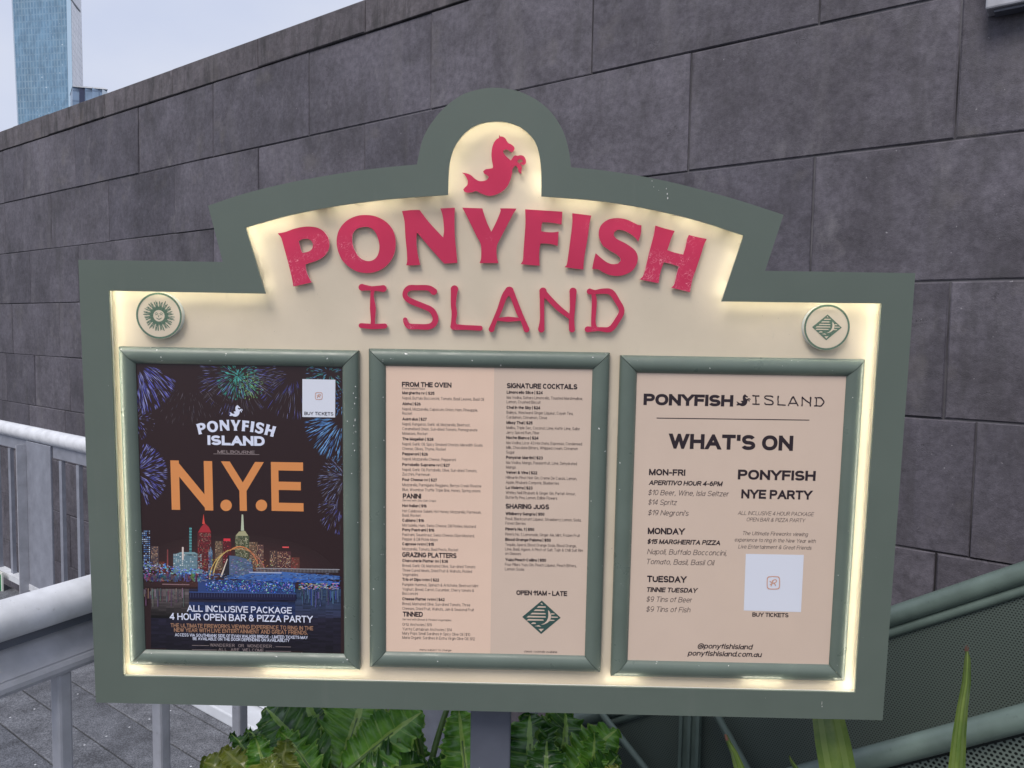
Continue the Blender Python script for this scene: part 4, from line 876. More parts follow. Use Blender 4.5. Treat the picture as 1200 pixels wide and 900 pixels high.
# fireworks
pr = MB()
def burst(cx, cy, r, n, cols, r0=.15, wd=.6, a0=0, a1=360, droop=.12, broken=False, lens=(.12, .3)):
    wd *= .72
    for k in range(int(n * .8)):
        a = math.radians(rnd.uniform(a0, a1)); s0 = rnd.uniform(r0, 1); s1 = min(1.08, s0 + rnd.uniform(*lens)); c = rnd.choice(cols); j = rnd.uniform(.35, 1.1)
        pts = []
        for s_ in (s0, (s0 + s1) / 2, s1):
            pts.append(Vector((cx + r * s_ * math.cos(a), cy - r * s_ * math.sin(a) + r * droop * s_ * s_)))
        d_ = (pts[2] - pts[0]).normalized(); nn = Vector((-d_.y, d_.x)) * wd * rnd.uniform(.5, 1)
        P([tuple(pts[0]), tuple(pts[1] - nn * .5), tuple(pts[2]), tuple(pts[1] + nn * .5)], tuple(x * j for x in c), .0003 + rnd.random() * .00025)
vi = [(.12, .13, .55), (.22, .22, .68), (.36, .38, .75)]; te = [(.08, .45, .40), (.15, .55, .55), (.2, .4, .8)]; bl = [(.14, .36, .72), (.25, .5, .85), (.10, .22, .55)]; dm = [(.14, .12, .14), (.20, .17, .20), (.10, .09, .13)]
burst(158, 424, 46, 190, vi, .25, 1.4, 270, 350, .25); burst(160, 492, 20, 90, vi + dm, .1, .9, 270, 450); burst(158, 554, 36, 260, vi, .2, 1.3, -70, 75, .05)
burst(222, 442, 44, 150, dm, .35, .7, 180, 360, .3, lens=(.06, .14)); burst(278, 438, 44, 330, vi + dm, .2, .8, 150, 400, .1); burst(279, 440, 24, 330, [(.08, .50, .38), (.12, .60, .45), (.15, .5, .6)], 0, 1.1, 0, 360)
burst(293, 451, 15, 170, [(.35, .60, .18), (.2, .55, .3)], 0, 1.0); burst(345, 438, 40, 150, dm + vi, .2, .8, 160, 290, .25); burst(386, 437, 26, 200, te, .1, 1.0)
burst(404, 490, 44, 230, bl, .25, 1.6, 150, 260, .12); burst(402, 470, 16, 60, bl, .3, 1.2, 90, 270)
burst(406, 560, 32, 220, dm + [(.30, .34, .6), (.2, .22, .45)], .15, 1.0, 120, 250, .15); burst(396, 545, 12, 50, bl, .1, .9); burst(400, 590, 26, 120, vi + dm, .2, .8, 160, 270, .3)
pr.obj('fireworks_print', M['print'], ny)
place(ny, [[EMB_PX]], EB, (268.5, 474.5, 284.3, 488.3), M['white_ink'], 'sea_pony_emblem', .0008)
place(ny, LETTER_PX, (327, 243, 828, 343), (229.8, 492, 323.8, 511.5), M['white_ink'], 'heading', .0008)
text(ny, 'ISLAND', 243.3, 310.3, 521.4, 11.3, M['white_ink'], .25, .05, seg=6, name='heading')
text(ny, 'MELBOURNE', 255, 298.5, 531.2, 3.7, M['dim_ink'], .14, .1, mono=.9); flat(ny, [[(250, 531.6), (304, 532.5), (304, 533), (250, 532.1)]], M['dim_ink'], 'rule')
NF = ny['face'] + .0026
text(ny, 'N', 201.3, 250, 597.3, 57.8, M['orange_ink'], .17, name='heading', seg=8)
text(ny, 'Y', 260.2, 310.2, 598.2, 57.6, M['orange_ink'], .17, name='heading', seg=8)
text(ny, 'E', 318.3, 355.8, 598.6, 57.3, M['orange_ink'], .17, name='heading', seg=8)
for x_ in (265, 306.4): flat(ny, [circle(x_, 592.2, 6.7, 24)], M['orange_ink'], 'heading_dot', .0006)
TD = ny['face'] + .0026
tw = lambda s_, x0, x1, b, cap, m, wt, **k: text(ny, s_, x0, x1, b, cap, m, wt, .09, wd=TD, **k)
tw('ALL INCLUSIVE PACKAGE', 219, 342, 716.6, 7.6, M['white_ink'], .16, seg=4, name='heading'); tw('4 HOUR OPEN BAR & PIZZA PARTY', 198.5, 367, 726.2, 8, M['white_ink'], .17, seg=4, name='heading')
tw('THE ULTIMATE FIREWORKS VIEWING EXPERIENCE TO RING IN THE', 200, 367, 735, 4.7, M['tan_ink'], .16); tw('NEW YEAR WITH LIVE ENTERTAINMENT AND GREAT FRIENDS.', 204, 360.5, 740.4, 4.7, M['tan_ink'], .16)
tw('ACCESS VIA SOUTHBANK SIDE OF EVAN WALKER BRIDGE - LIMITED TICKETS MAY', 205, 361, 745.6, 3.6, M['white_ink'], .15, seg=2); tw('BE AVAILABLE ON THE DOOR DEPENDING ON AVAILABILITY', 226, 339.5, 750, 3.6, M['white_ink'], .15, seg=2)
tw('WANDERER OR WONDERER.', 246, 321, 757.6, 3.6, M['dim_ink'], .12, mono=.95); tw('ALL ARE WELCOME', 256, 309, 762.8, 3.6, M['dim_ink'], .12, mono=.95)
for a_, b_, y_ in ((225, 245, 756), (323, 341, 757.6), (225, 254, 761.2), (311, 341, 762.8)): flat(ny, [[(a_, y_), (b_, y_ + .3), (b_, y_ + .8), (a_, y_ + .5)]], M['dim_ink'], 'rule', .0026)
flat(ny, [[(354.3, 444.2), (393, 445), (392.7, 489.2), (354.3, 488.6)]], M['white_card'], 'ticket_card', .0008)
card_logo(ny, 373.5, 464, 4.2, .0013)
text(ny, 'BUY TICKETS', 356.7, 390.6, 486.3, 3.9, M['ink'], .15, .1, wd=ny['face'] + .0012)

# ------------------------------------------------------------------ stone wall
dw = TOW @ Vector((-1200, -79, 901)); dw.z = 0; AW = -dw.normalized()         # along the wall, towards the near (right) end
UPZ = Vector((0, 0, 1)); NW = Vector((AW.y, -AW.x, 0)); 
if NW.y > 0: NW = -NW                                                     # wall normal, facing the camera side
rr = ray(1200, 240); 
H = .6
# distance so that one course spans the measured 169 px at the right edge
top_, bot_ = ray(1200, 155.5), ray(1200, 324.5)
kk = abs((top_.z / top_.dot(NW)) - (bot_.z / bot_.dot(NW)))
DWALL = H / kk
PW = EYE - NW * DWALL
def WL(px, py):
    p = hit(px, py, PW, NW) - Vector((PW.x, PW.y, 0)); return (p.dot(AW), p.z)
def course(pts):
    zs = [WL(*p)[1] for p in pts]; return sum(zs) / len(zs)
ZL = {'top': course([(57, 131.8), (203, 81.5), (400, 12.5)]), 'A': course([(0, 175), (250, 98), (435, 40)]), 'B': course([(0, 238), (252, 183), (607, 107), (960, 32)]),
      'C': course([(0, 298), (250, 269), (953, 183)]), 'D': course([(1073, 328), (1200, 325), (0, 358)]), 'E': course([(1060, 483), (1200, 493), (0, 417)]), 'F': course([(1050, 634), (1200, 655), (0, 474)])}
print('WALL', DWALL, ZL)
lv = [ZL['top'], ZL['A'], ZL['B'], ZL['C'], ZL['D'], ZL['E'], ZL['F']]
while lv[-1] > -2.6: lv.append(lv[-1] - H)
joints = [[(57, 120), (123, 95), (203, 70), (303, 40), (429, 10)],
          [(4, 210), (28, 200), (88, 180), (162, 160), (250, 145), (362, 110), (505, 90), (694, 40), (960, 16)],
          [(6, 260), (60, 250), (127, 245), (205, 230), (303, 210), (427, 180), (808, 130), (1123, 80)],
          [(36, 330), (92, 320), (166, 310), (952, 250), (250, 300)],
          [(15, 390), (70, 390), (1110, 400), (130, 390)],
          [(8, 450), (41, 450), (82, 450)], [(1096, 670)]]
wall = empty('stone_wall', Matrix.Translation(Vector((PW.x, PW.y, -2.6))) @ Matrix(((AW.x, NW.x, 0), (AW.y, NW.y, 0), (0, 0, 1))).to_4x4())
tag(wall, 'tall dark bluestone block wall running behind the signboard', 'wall')
DET = Vector(AW).cross(NW).z
S0, S1 = -14.0, 9.0
def block(par, s0, s1, z0, z1, y, seed):
    mb = MB(); nx = max(1, int((s1 - s0) / .35)); g = .0045
    r2 = random.Random(seed); g *= r2.uniform(.55, 1.0); a, b, c, d_ = s0 + g, s1 - g, z0 + g, z1 - g
    dp = .25; e = r2.uniform(.003, .008); j = [r2.uniform(-.0035, .0035) for _ in range(4)]
    # face slightly dished/tilted, with chamfered edges
    o = [(a, y - e, c), (b, y - e, c), (b, y - e, d_), (a, y - e, d_)]
    i = [(a + e, y + j[0], c + e), (b - e, y + j[1], c + e), (b - e, y + j[2], d_ - e), (a + e, y + j[3], d_ - e)]
    k = [(a, y - dp, c), (b, y - dp, c), (b, y - dp, d_), (a, y - dp, d_)]
    cx = (s0 + s1) / 2; cz = (z0 + z1) / 2
    vs = [(p[0] - cx, p[1], p[2] - cz) for p in i + o + k]
    fs = [(0, 1, 2, 3)] + [(4 + q, 4 + (q + 1) % 4, (q + 1) % 4, q) for q in range(4)] + [(8 + q, 8 + (q + 1) % 4, 4 + (q + 1) % 4, 4 + q) for q in range(4)]
    if DET < 0 : pass
    else: fs = [f[::-1] for f in fs]
    mb.add(vs, fs); mb.obj('stone_block', M['coping' if seed < 100 else 'stone'], par, (cx, 0, cz))
r3 = random.Random(3)
for ri in range(len(lv) - 1):
    z1, z0 = lv[ri] + 2.6, lv[ri + 1] + 2.6
    js = sorted(WL(*p)[0] for p in joints[ri]) if ri < len(joints) else []
    if not js: js = [r3.uniform(-1, 0)]
    full = []
    s_ = js[0]
    while s_ > S0: s_ -= r3.uniform(.85, 1.3) ; full.append(s_)
    full += js
    # fill gaps wider than 1.5 m between known joints
    ext = []
    for a, b in zip(js[:-1], js[1:]):
        gp = b - a
        if gp > 1.75:
            n_ = round(gp / 1.1); ext += [a + gp * (q + r3.uniform(-.08, .08)) / n_ for q in range(1, n_)]
    full += ext
    s_ = js[-1]
    while s_ < S1: s_ += r3.uniform(.95, 1.25); full.append(s_)
    full.sort()
    for q in range(len(full) - 1):
        block(wall, full[q], full[q + 1], z0, z1, r3.uniform(-.003, .003) + (.012 if ri == 0 else 0), ri * 100 + q)
mb = MB(); mb.box((S0 - 1, -.4, 0), (S1 - S0 + 2, 0, 0), (0, .3915, 0), (0, 0, lv[0] + 2.6 - .02)); mb.obj('wall_core', M['mortar'], wall)

# light grey box fixed high on the wall, upper right corner
def wpt(s_, z, out): return Vector((PW.x, PW.y, 0)) + AW * s_ + UPZ * z + NW * out
# the normal faces the camera, so positive out stands proud of the stone
q0 = hit(1154.5, 11, PW + NW * .10, NW) - Vector((PW.x, PW.y, 0)); s0, z0 = q0.dot(AW), q0.z
fx = empty('wall_light_box', Matrix.Translation(wpt(s0, z0, 0))); tag(fx, 'pale grey box fixed high on the stone wall above the right end of the sign', 'light box')
mb = MB(); mb.box((0, 0, 0), AW * .9, NW * .10, UPZ * .45); mb.obj('casing', M['galv'], fx, bevel=.008)
mb = MB(); mb.box(AW * .03 - UPZ * .012 + NW * .02, AW * .84, NW * .06, UPZ * .011); mb.obj('bottom_cover', M['steel_dark'], fx)
# ------------------------------------------------------------------ deck, kerb, ground
mb = MB(); mb.add([(-3000, -3000, -2.62), (3000, -3000, -2.62), (3000, 3000, -2.62), (-3000, 3000, -2.62)], [(0, 1, 2, 3)])
tag(mb.obj('river', M['ground']), kind='structure')
def PD(a, d, z=0): return Vector((EYE.x, EYE.y, 0)) + AW * a - NW * d + UPZ * z          # a along the wall, d towards the wall
DK = 1.86
dk = empty('deck', Matrix.Identity(4)); dk['kind'] = 'structure'
bw = .172; k = 0; d_ = DK
while d_ > -2.5:
    for a0, a1 in ((-9, -5.9), (-5.9, -.45)) if d_ > 0 else ((-9, -5.9), (-5.9, 2.6)):
        mb = MB(); org = PD((a0 + a1) / 2, d_ - bw / 2, -.02)
        hl = (a1 - a0) / 2 - .003
        mb.box(-AW * hl - NW * (-bw / 2 + .003) - UPZ * .02, AW * hl * 2, -NW * (bw - .006), UPZ * .04)
        mb.obj('plank', M['deck'], dk, org, bevel=.003)
        if d_ > .2 and a0 < -3 and False: pass
    d_ -= bw
mb = MB(); mb.box(PD(-9, -2.6, -.30), AW * 11.6, -NW * (DK + 2.55), UPZ * .24); tag(mb.obj('deck_substructure', M['concrete']), kind='structure')
scr = MB()
d_ = DK
while d_ > -.6:
    for a in [-.75 - .45 * q for q in range(14)]:
        for e in (.04, .13):
            c = PD(a, d_ - e, .0012); scr.add([c + Vector((.004 * math.cos(t_), .004 * math.sin(t_), 0)) for t_ in [k * math.pi / 3 for k in range(6)]], [tuple(range(6))])
    d_ -= bw
scr.obj('deck_screws', M['galv_white'], dk)['kind'] = 'stuff'
mb = MB(); mb.box(PD(-3.75, DK - .135, .0012), AW * 3.2, -NW * .13, UPZ * .05); tag(mb.obj('kerb', M['kerb'], bevel=.006), kind='structure')

# level railing along the deck edge (left, far)
z_top = hit(50, 511, PD(0, DK), NW)
TOPZ = z_top.z; LOWZ = hit(20, 676, PD(0, DK), NW).z
print('rail z', TOPZ, LOWZ)
r1 = empty('deck_edge_railing', Matrix.Translation(PD(-4, DK, 0))); base = PD(-4, DK, 0)
tag(r1, 'pale grey balustrade with white tube handrail along the far edge of the deck', 'railing')
def rp(a, z, out=0): return PD(a, DK, z) - NW * out * -1 - base
A0, A1 = -9, -1.2
mb = MB(); mb.tube([rp(A0, TOPZ), rp(A1, TOPZ)], .042, 20); mb.obj('handrail', M['galv_white'], r1)
mb = MB(); mb.box(rp(A0, TOPZ - .105) , AW * (A1 - A0), NW * .012, UPZ * .07); mb.obj('upper_bar', M['galv_dark'], r1)
mb = MB(); mb.box(rp(A0, LOWZ - .02) - NW * .02, AW * (A1 - A0), NW * .05, UPZ * .035); mb.obj('lower_bar', M['galv_white'], r1)
a = A0 + .05
def al(px, py, z): return (hit(px, py, PD(0, DK), NW) - PD(0, DK)).dot(AW)
bal = [al(px, 600, 0) for px in (-1, 14.5, 33, 74, 94)]
sp = .135
xs = [a for a in bal]; a = bal[0] - sp
while a > A0: xs.append(a); a -= sp
a = bal[-1] + sp
while a < A1: xs.append(a); a += sp
for a in xs:
    mb = MB(); mb.box(rp(a, LOWZ + .0155) - AW * .016 - NW * .010, AW * .032, NW * .020, UPZ * (TOPZ - LOWZ - .13)); mb.obj('baluster', M['galv_dark'], r1)
for px0, px1 in ((38, 66),):
    a0, a1 = al(px0, 600, 0), al(px1, 600, 0)
    for q in range(-2, 3):
        aa = a0 + q * 1.55
        if aa + .3 > A1 or aa < A0: continue
        mb = MB(); mb.box(rp(aa, -.10) + NW * .014, AW * (a1 - a0), NW * .012, UPZ * (TOPZ + .06)); mb.obj('post_plate', M['galv_dark'], r1, bevel=.003)
        mb = MB(); mb.box(rp(aa, 0) + NW * .027 - AW * .004, AW * .008, NW * .05, UPZ * (TOPZ - .06)); mb.obj('post_fin', M['galv'], r1)
# green exit sign low on the wall side
p = hit(3, 683, PD(0, DK - .06), NW)
ex = empty('exit_sign', Matrix.Translation(p)); tag(ex, 'small green and white exit sign low at the left beyond the balustrade', 'sign')
mb = MB(); mb.box(-AW * .30 - UPZ * .065, AW * .315, NW * .008, UPZ * .13); mb.obj('panel', material('exit_sign_white', (.7, .72, .66), .4), ex)
mb = MB(); mb.box(-AW * .285 - UPZ * .052 + NW * .008, AW * .285, NW * .0015, UPZ * .104); mb.obj('green_field', material('exit_sign_green', (.01, .22, .07), .4), ex)

# near railing running away from the viewer
def horiz_dir(px):                              # level direction whose vanishing point lies at that column
    r = ray(px, 450); 
    for _ in range(12):
        # find the row where the ray is level
        lo = None
    a = ray(px, 0); b = ray(px, 900); t_ = a.z / (a.z - b.z); r = a + (b - a) * t_
    return Vector((r.x, r.y, 0)).normalized()
DN = horiz_dir(1075); SD = Vector((DN.y, -DN.x, 0))
r0 = ray(0, 728); P0 = EYE + r0 * 1.62
NRZ = P0.z
r2_ = empty('near_railing', Matrix.Translation(Vector((P0.x, P0.y, 0)))); tag(r2_, 'grey steel railing with wide white round handrail running past the left side of the sign', 'railing')
LEN = 1.12; BK = -.9
Z3 = UPZ * NRZ
mb = MB(); mb.tube([DN * BK + Z3, DN * LEN + Z3], .043, 28); mb.obj('handrail', M['galv_white'], r2_)
mb = MB(); mb.box(DN * BK - SD * .008 + UPZ * (NRZ - .060), DN * (LEN - BK), SD * .016, UPZ * .03); mb.obj('rail_web', M['steel_dark'], r2_)
# flat plate below with a round lower tube
lowp = ray(54, 782); nn_ = SD; pl = EYE + lowp * ((P0 + SD * -.0 - EYE).dot(nn_) / lowp.dot(nn_))
LZ = pl.z; print('near rail z', NRZ, LZ)
mb = MB(); mb.box(DN * BK + SD * .012 + UPZ * (LZ + .0125), DN * (LEN - BK), SD * .010, UPZ * (NRZ - .050 - LZ - .0125) - SD * .045); mb.obj('side_plate', M['galv'], r2_)
mb = MB(); mb.box(DN * BK - SD * .04 + UPZ * (LZ - .022), DN * (LEN - BK), SD * .07, UPZ * .034); mb.obj('lower_bar', M['galv'], r2_, bevel=.012)
for px in (73, 189, 281):
    r_ = ray(px, 870); t_ = (P0 - EYE).dot(SD) / r_.dot(SD); q = EYE + r_ * t_; s_ = (q - P0).dot(DN)
    mb = MB(); mb.box(DN * (s_ - .016) - SD * .016 + UPZ * .0, DN * .032, SD * .034, UPZ * (LZ - .02)); mb.obj('baluster', M['galv'], r2_, bevel=.006)
for s_ in (BK + .05, -.55, LEN - .04):
    mb = MB(); mb.box(DN * (s_ - .02) - SD * .02 + UPZ * .0, DN * .04, SD * .04, UPZ * (LZ - .02)); mb.obj('baluster', M['galv'], r2_, bevel=.006)

# ------------------------------------------------------------------ stair balustrades (sage green)
def stair_plane(Dp): return EYE - NW * Dp
def stair_rail(name, label, Dp, mid_pts, second=None):
    p0 = stair_plane(Dp); pts = [hit(*p, p0, NW) for p in mid_pts]
    org = Vector((pts[0].x, pts[0].y, 0)); o = empty(name, Matrix.Translation(org)); tag(o, label, 'railing'); return o, pts, org
# far one
DF = 2.40
o, pts, org = stair_rail('far_stair_balustrade', 'sage green stair balustrade with perforated mesh infill close to the stone wall', DF, [(1043, 723), (1200, 671)])
dirv = (pts[1] - pts[0]).normalized(); 
def ext(p, t0, t1): return [p + dirv * t0, p + dirv * t1]
print('stair slope', math.degrees(math.asin(dirv.z)), pts)
a, b = ext(pts[0], -1.6, 3.0)
mb = MB(); mb.tube([a - org, b - org], .0275, 20); mb.obj('handrail', M['sage'], o)
s2 = hit(1200, 691, stair_plane(DF), NW); drop = (pts[1] - s2).z * 1.0
s2a = hit(1043, 744, stair_plane(DF), NW)
q = s2 ; qa, qb = q - dirv * 2.6, q + dirv * 2.4
mb = MB(); mb.tube([qa - org, qb - org], .015, 14); mb.obj('under_rail', M['sage'], o)
# perforated sheet in the plane of the rail (object axes: x along the wall, z up)
def perf(par, org, top, length0, length1, height, m, out=0):
    t0 = top - dirv * length0; t1 = top + dirv * length1
    e = empty('tmp'); bpy.data.objects.remove(e)
    me = MB(); L0 = (t0 - top).dot(AW); L1 = (t1 - top).dot(AW)
    z0_, z1_ = (t0 - top).z, (t1 - top).z
    vs = [(L0, 0, z0_ - height), (L1, 0, z1_ - height), (L1, 0, z1_), (L0, 0, z0_)]
    me.add(vs, [(0, 1, 2, 3)]); me.add([(v[0], -.002, v[2]) for v in vs], [(0, 3, 2, 1)])
    ob = me.obj('mesh_panel', m, par)
    bk = MB(); bk.add([(v[0], 0, v[2]) for v in vs], [(0, 1, 2, 3)]); bk.add([(v[0], -.003, v[2]) for v in vs], [(0, 3, 2, 1)]); ob2 = bk.obj('shade_sheet', M['mesh_shade'], par)  # added dark sheet behind the mesh, stands in for shade in the holes
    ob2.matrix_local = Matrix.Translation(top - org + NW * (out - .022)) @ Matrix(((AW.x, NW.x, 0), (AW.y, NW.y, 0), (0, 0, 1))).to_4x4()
    ob.matrix_local = Matrix.Translation(top - org + NW * out) @ Matrix(((AW.x, NW.x, 0), (AW.y, NW.y, 0), (0, 0, 1))).to_4x4()
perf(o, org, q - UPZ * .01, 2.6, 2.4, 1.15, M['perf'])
# uprights and braces
def in_plane(px, py, Dp): return hit(px, py, stair_plane(Dp), NW)
pc = in_plane(810, 870, DF + -.03)
for w0, nm in ((.028, 'stanchion'),):
    t_ = pc - org
    mb = MB(); mb.box(t_ - AW * .036 - UPZ * .9, AW * .072, NW * .012, UPZ * 1.05); mb.obj('stanchion', M['sage'], o, bevel=.003)
    for e in (-.036, -.006, .024): 
        mb = MB(); mb.box(t_ + AW * e - UPZ * .9 + NW * .0125, AW * .012, NW * .012, UPZ * 1.05); mb.obj('stanchion_rib', M['sage'], o, bevel=.002)
for p1, p2 in (((832, 824), (884, 916)), ((700, 830), (765, 912))):
    a, b = in_plane(*p1, DF - .05) - org, in_plane(*p2, DF - .05) - org
    mb = MB(); mb.tube([a, b], .0125, 12); mb.obj('brace', M['sage'], o)
# near one
DNR = 1.96
o2, pts2, org2 = stair_rail('near_stair_balustrade', 'sage green balustrade with thick lower tube and coarser perforated mesh at the bottom right corner', DNR, [(1000, 894), (1200, 841)])
dv2 = (pts2[1] - pts2[0]).normalized(); dirv = dv2
a, b = pts2[0] - dv2 * .35, pts2[1] + dv2 * 2.0
mb = MB(); mb.tube([a - org2, b - org2], .0275, 20); mb.obj('handrail', M['sage'], o2)
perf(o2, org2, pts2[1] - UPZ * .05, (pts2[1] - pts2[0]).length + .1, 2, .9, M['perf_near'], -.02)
# steps between the far balustrade and the wall
st = empty('stairs', Matrix.Identity(4)); st['kind'] = 'structure'
sl_ = (pts[1] - pts[0]).normalized(); tan = sl_.z / math.hypot(sl_.x, sl_.y)
a0 = (pts[1] - EYE).dot(AW); zt = pts[1].z - .95
for k in range(-9, 14):
    aa = a0 + k * .28; z_ = zt + k * .28 * tan
    mb = MB(); mb.box(PD(aa, DF + .05, z_ - .05), AW * .30, -NW * (DWALL - DF - .08), UPZ * .05); mb.obj('step', M['stone'], st)

# ------------------------------------------------------------------ tower blocks in the distance
def glassm(name, c0, c1, line, sx, sz):
    m = material(name, c0, .25, .6); t = NT(m)
    br = t.n('TexBrick'); br.offset = 0; br.inputs['Color1'].default_value = (*c0, 1); br.inputs['Color2'].default_value = (*c1, 1); br.inputs['Mortar'].default_value = (*line, 1)
    br.inputs['Scale'].default_value = 1; br.inputs['Mortar Size'].default_value = .35; br.inputs['Brick Width'].default_value = sx; br.inputs['Row Height'].default_value = sz
    sp = t.n('SeparateXYZ'); t.l(t.co.outputs['Object'], sp.inputs[0]); cb_ = t.n('CombineXYZ'); ad = t.n('Math', operation='ADD'); t.l(sp.outputs['X'], ad.inputs[0]); t.l(sp.outputs['Y'], ad.inputs[1])
    t.l(ad.outputs[0], cb_.inputs['X']); t.l(sp.outputs['Z'], cb_.inputs['Y']); t.l(cb_.outputs[0], br.inputs['Vector'])
    c = t.mix(t.ramp(t.noise(.03, 5, t.vec((2.2, 2.2, .7))), .35, .65, (0, 0, 0), (.55, .55, .55)), br.outputs['Color'], tuple(min(1, x * 1.7) for x in c0)); c = t.mix(t.ramp(t.noise(.35, 3, t.vec((1, 1, .5))), .4, .65, (0, 0, 0), (.5, .5, .5)), c, tuple(x * .7 for x in c0)); c = t.mix(t.ramp(t.noise(.8, 2), .72, .76), c, (.6, .7, .78)); t.base(c); return m
def far(px, py, Zd): r = ray(px, py); return EYE + r * (Zd / (r.dot(TOW @ Vector((0, 0, 1)))))
def slab(par, org, quad_px, d0, d1, m, name, back=25):
    pts = [far(px, py, dd) for (px, py), dd in zip(quad_px, (d0, d1, d1, d0))]; bk = Vector((-.55, .835, 0)) * back
    mb = MB(); vs = [p - org for p in pts] + [p + bk - org for p in pts]
    mb.add(vs, [(0, 1, 2, 3), (7, 6, 5, 4), (0, 4, 5, 1), (1, 5, 6, 2), (2, 6, 7, 3), (3, 7, 4, 0)]); return mb.obj(name, m, par)
TD_ = 420
b0 = far(50, 200, TD_); org = Vector((b0.x, b0.y, -2.6)); tw_ = empty('glass_tower', Matrix.Translation(org)); tag(tw_, 'tall blue glass tower rising above the left end of the wall', 'building')
g1 = glassm('blue_curtain_wall', (.11, .21, .32), (.15, .27, .38), (.22, .33, .43), 1.5, 3.6)
g2 = glassm('pale_tower_side', (.78, .76, .82), (.85, .83, .87), (.45, .47, .54), 2.6, 3.6)
slab(tw_, org, [(25, 215), (82, 215), (75, -120), (9, -120)], TD_, TD_ - 6, g1, 'glass_front')
slab(tw_, org, [(82.2, 215), (86.6, 215), (81.3, -120), (75.2, -120)], TD_ - 6, TD_ - 6, painted('tower_corner', (.40, .56, .72), .4, .05), 'corner_fin', 8)
slab(tw_, org, [(86.8, 215), (100, 215), (92.5, -120), (81.5, -120)], TD_ - 5, TD_ + 20, g2, 'pale_side', 5)
for x0, y0, x1, y1 in ((82.5, -3, 94.3, 12.5),):
    slab(tw_, org, [(x0, y0 + 2), (x1, y1 + 2), (x1, y1), (x0, y0)], TD_ - 7, TD_ + 17, painted('tower_ledge', (.10, .11, .13), .5, .1), 'ledge', 2)
b0 = far(100, 120, 300); org = Vector((b0.x, b0.y, -2.6)); lb = empty('office_block', Matrix.Translation(org)); tag(lb, 'low curved glass office block just right of the glass tower base', 'building')
gl2 = glassm('office_glass', (.16, .24, .36), (.24, .33, .46), (.08, .12, .2), 6, 4)
for x0, x1, y0, y1, mm in ((85, 93, 101.2, 101.6, gl2), (93, 99.5, 101.6, 102, material('dark_office_glass', (.03, .04, .09), .2)), (99.5, 108, 102, 102.8, gl2), (108, 120, 102.8, 104.5, gl2), (120, 126, 104.5, 108, painted('office_edge', (.4, .48, .58), .4, .05))):
    slab(lb, org, [(x0, 150), (x1, 150), (x1, y1), (x0, y0)], 300, 300 + (x1 - x0) * .1, mm, 'glass_bay' if mm != None else '', 12)
slab(lb, org, [(84.6, 101.4), (126.4, 104.8), (122, 102.8), (86, 100.4)], 299.5, 300.5, painted('office_roof', (.5, .53, .58), .5, .05), 'roof_edge', 14)

# ------------------------------------------------------------------ planting
def leafm(name, a, b_, vein):
    m = material(name, a, .27, .5); t = NT(m)
    c = t.ramp(t.noise(20, 6), .38, .64, a, b_); at = t.n('Attribute', attribute_name='Col')
    c = t.mix(at.outputs['Fac'], c, vein); t.base(c)
    t.b.inputs['Subsurface Weight'].default_value = 0
    t.bump(t.noise(60, 4), .3, .002)
    tr = t.n('BsdfTranslucent'); t.l(c, tr.inputs[0]); ms = t.n('MixShader'); ms.inputs[0].default_value = .2
    t.l(t.b.outputs[0], ms.inputs[1]); t.l(tr.outputs[0], ms.inputs[2]); t.l(ms.outputs[0], t.t.nodes['Material Output'].inputs[0]); return m
LM = [leafm('leaf_dark', (.016, .065, .012), (.065, .18, .024), (.26, .42, .08)), leafm('leaf_mid', (.055, .17, .02), (.16, .36, .04), (.38, .52, .12)), leafm('leaf_yellow', (.10, .15, .02), (.20, .22, .03), (.28, .30, .08))]
STEM = painted('leaf_stalk', (.09, .16, .04), .4, .15)
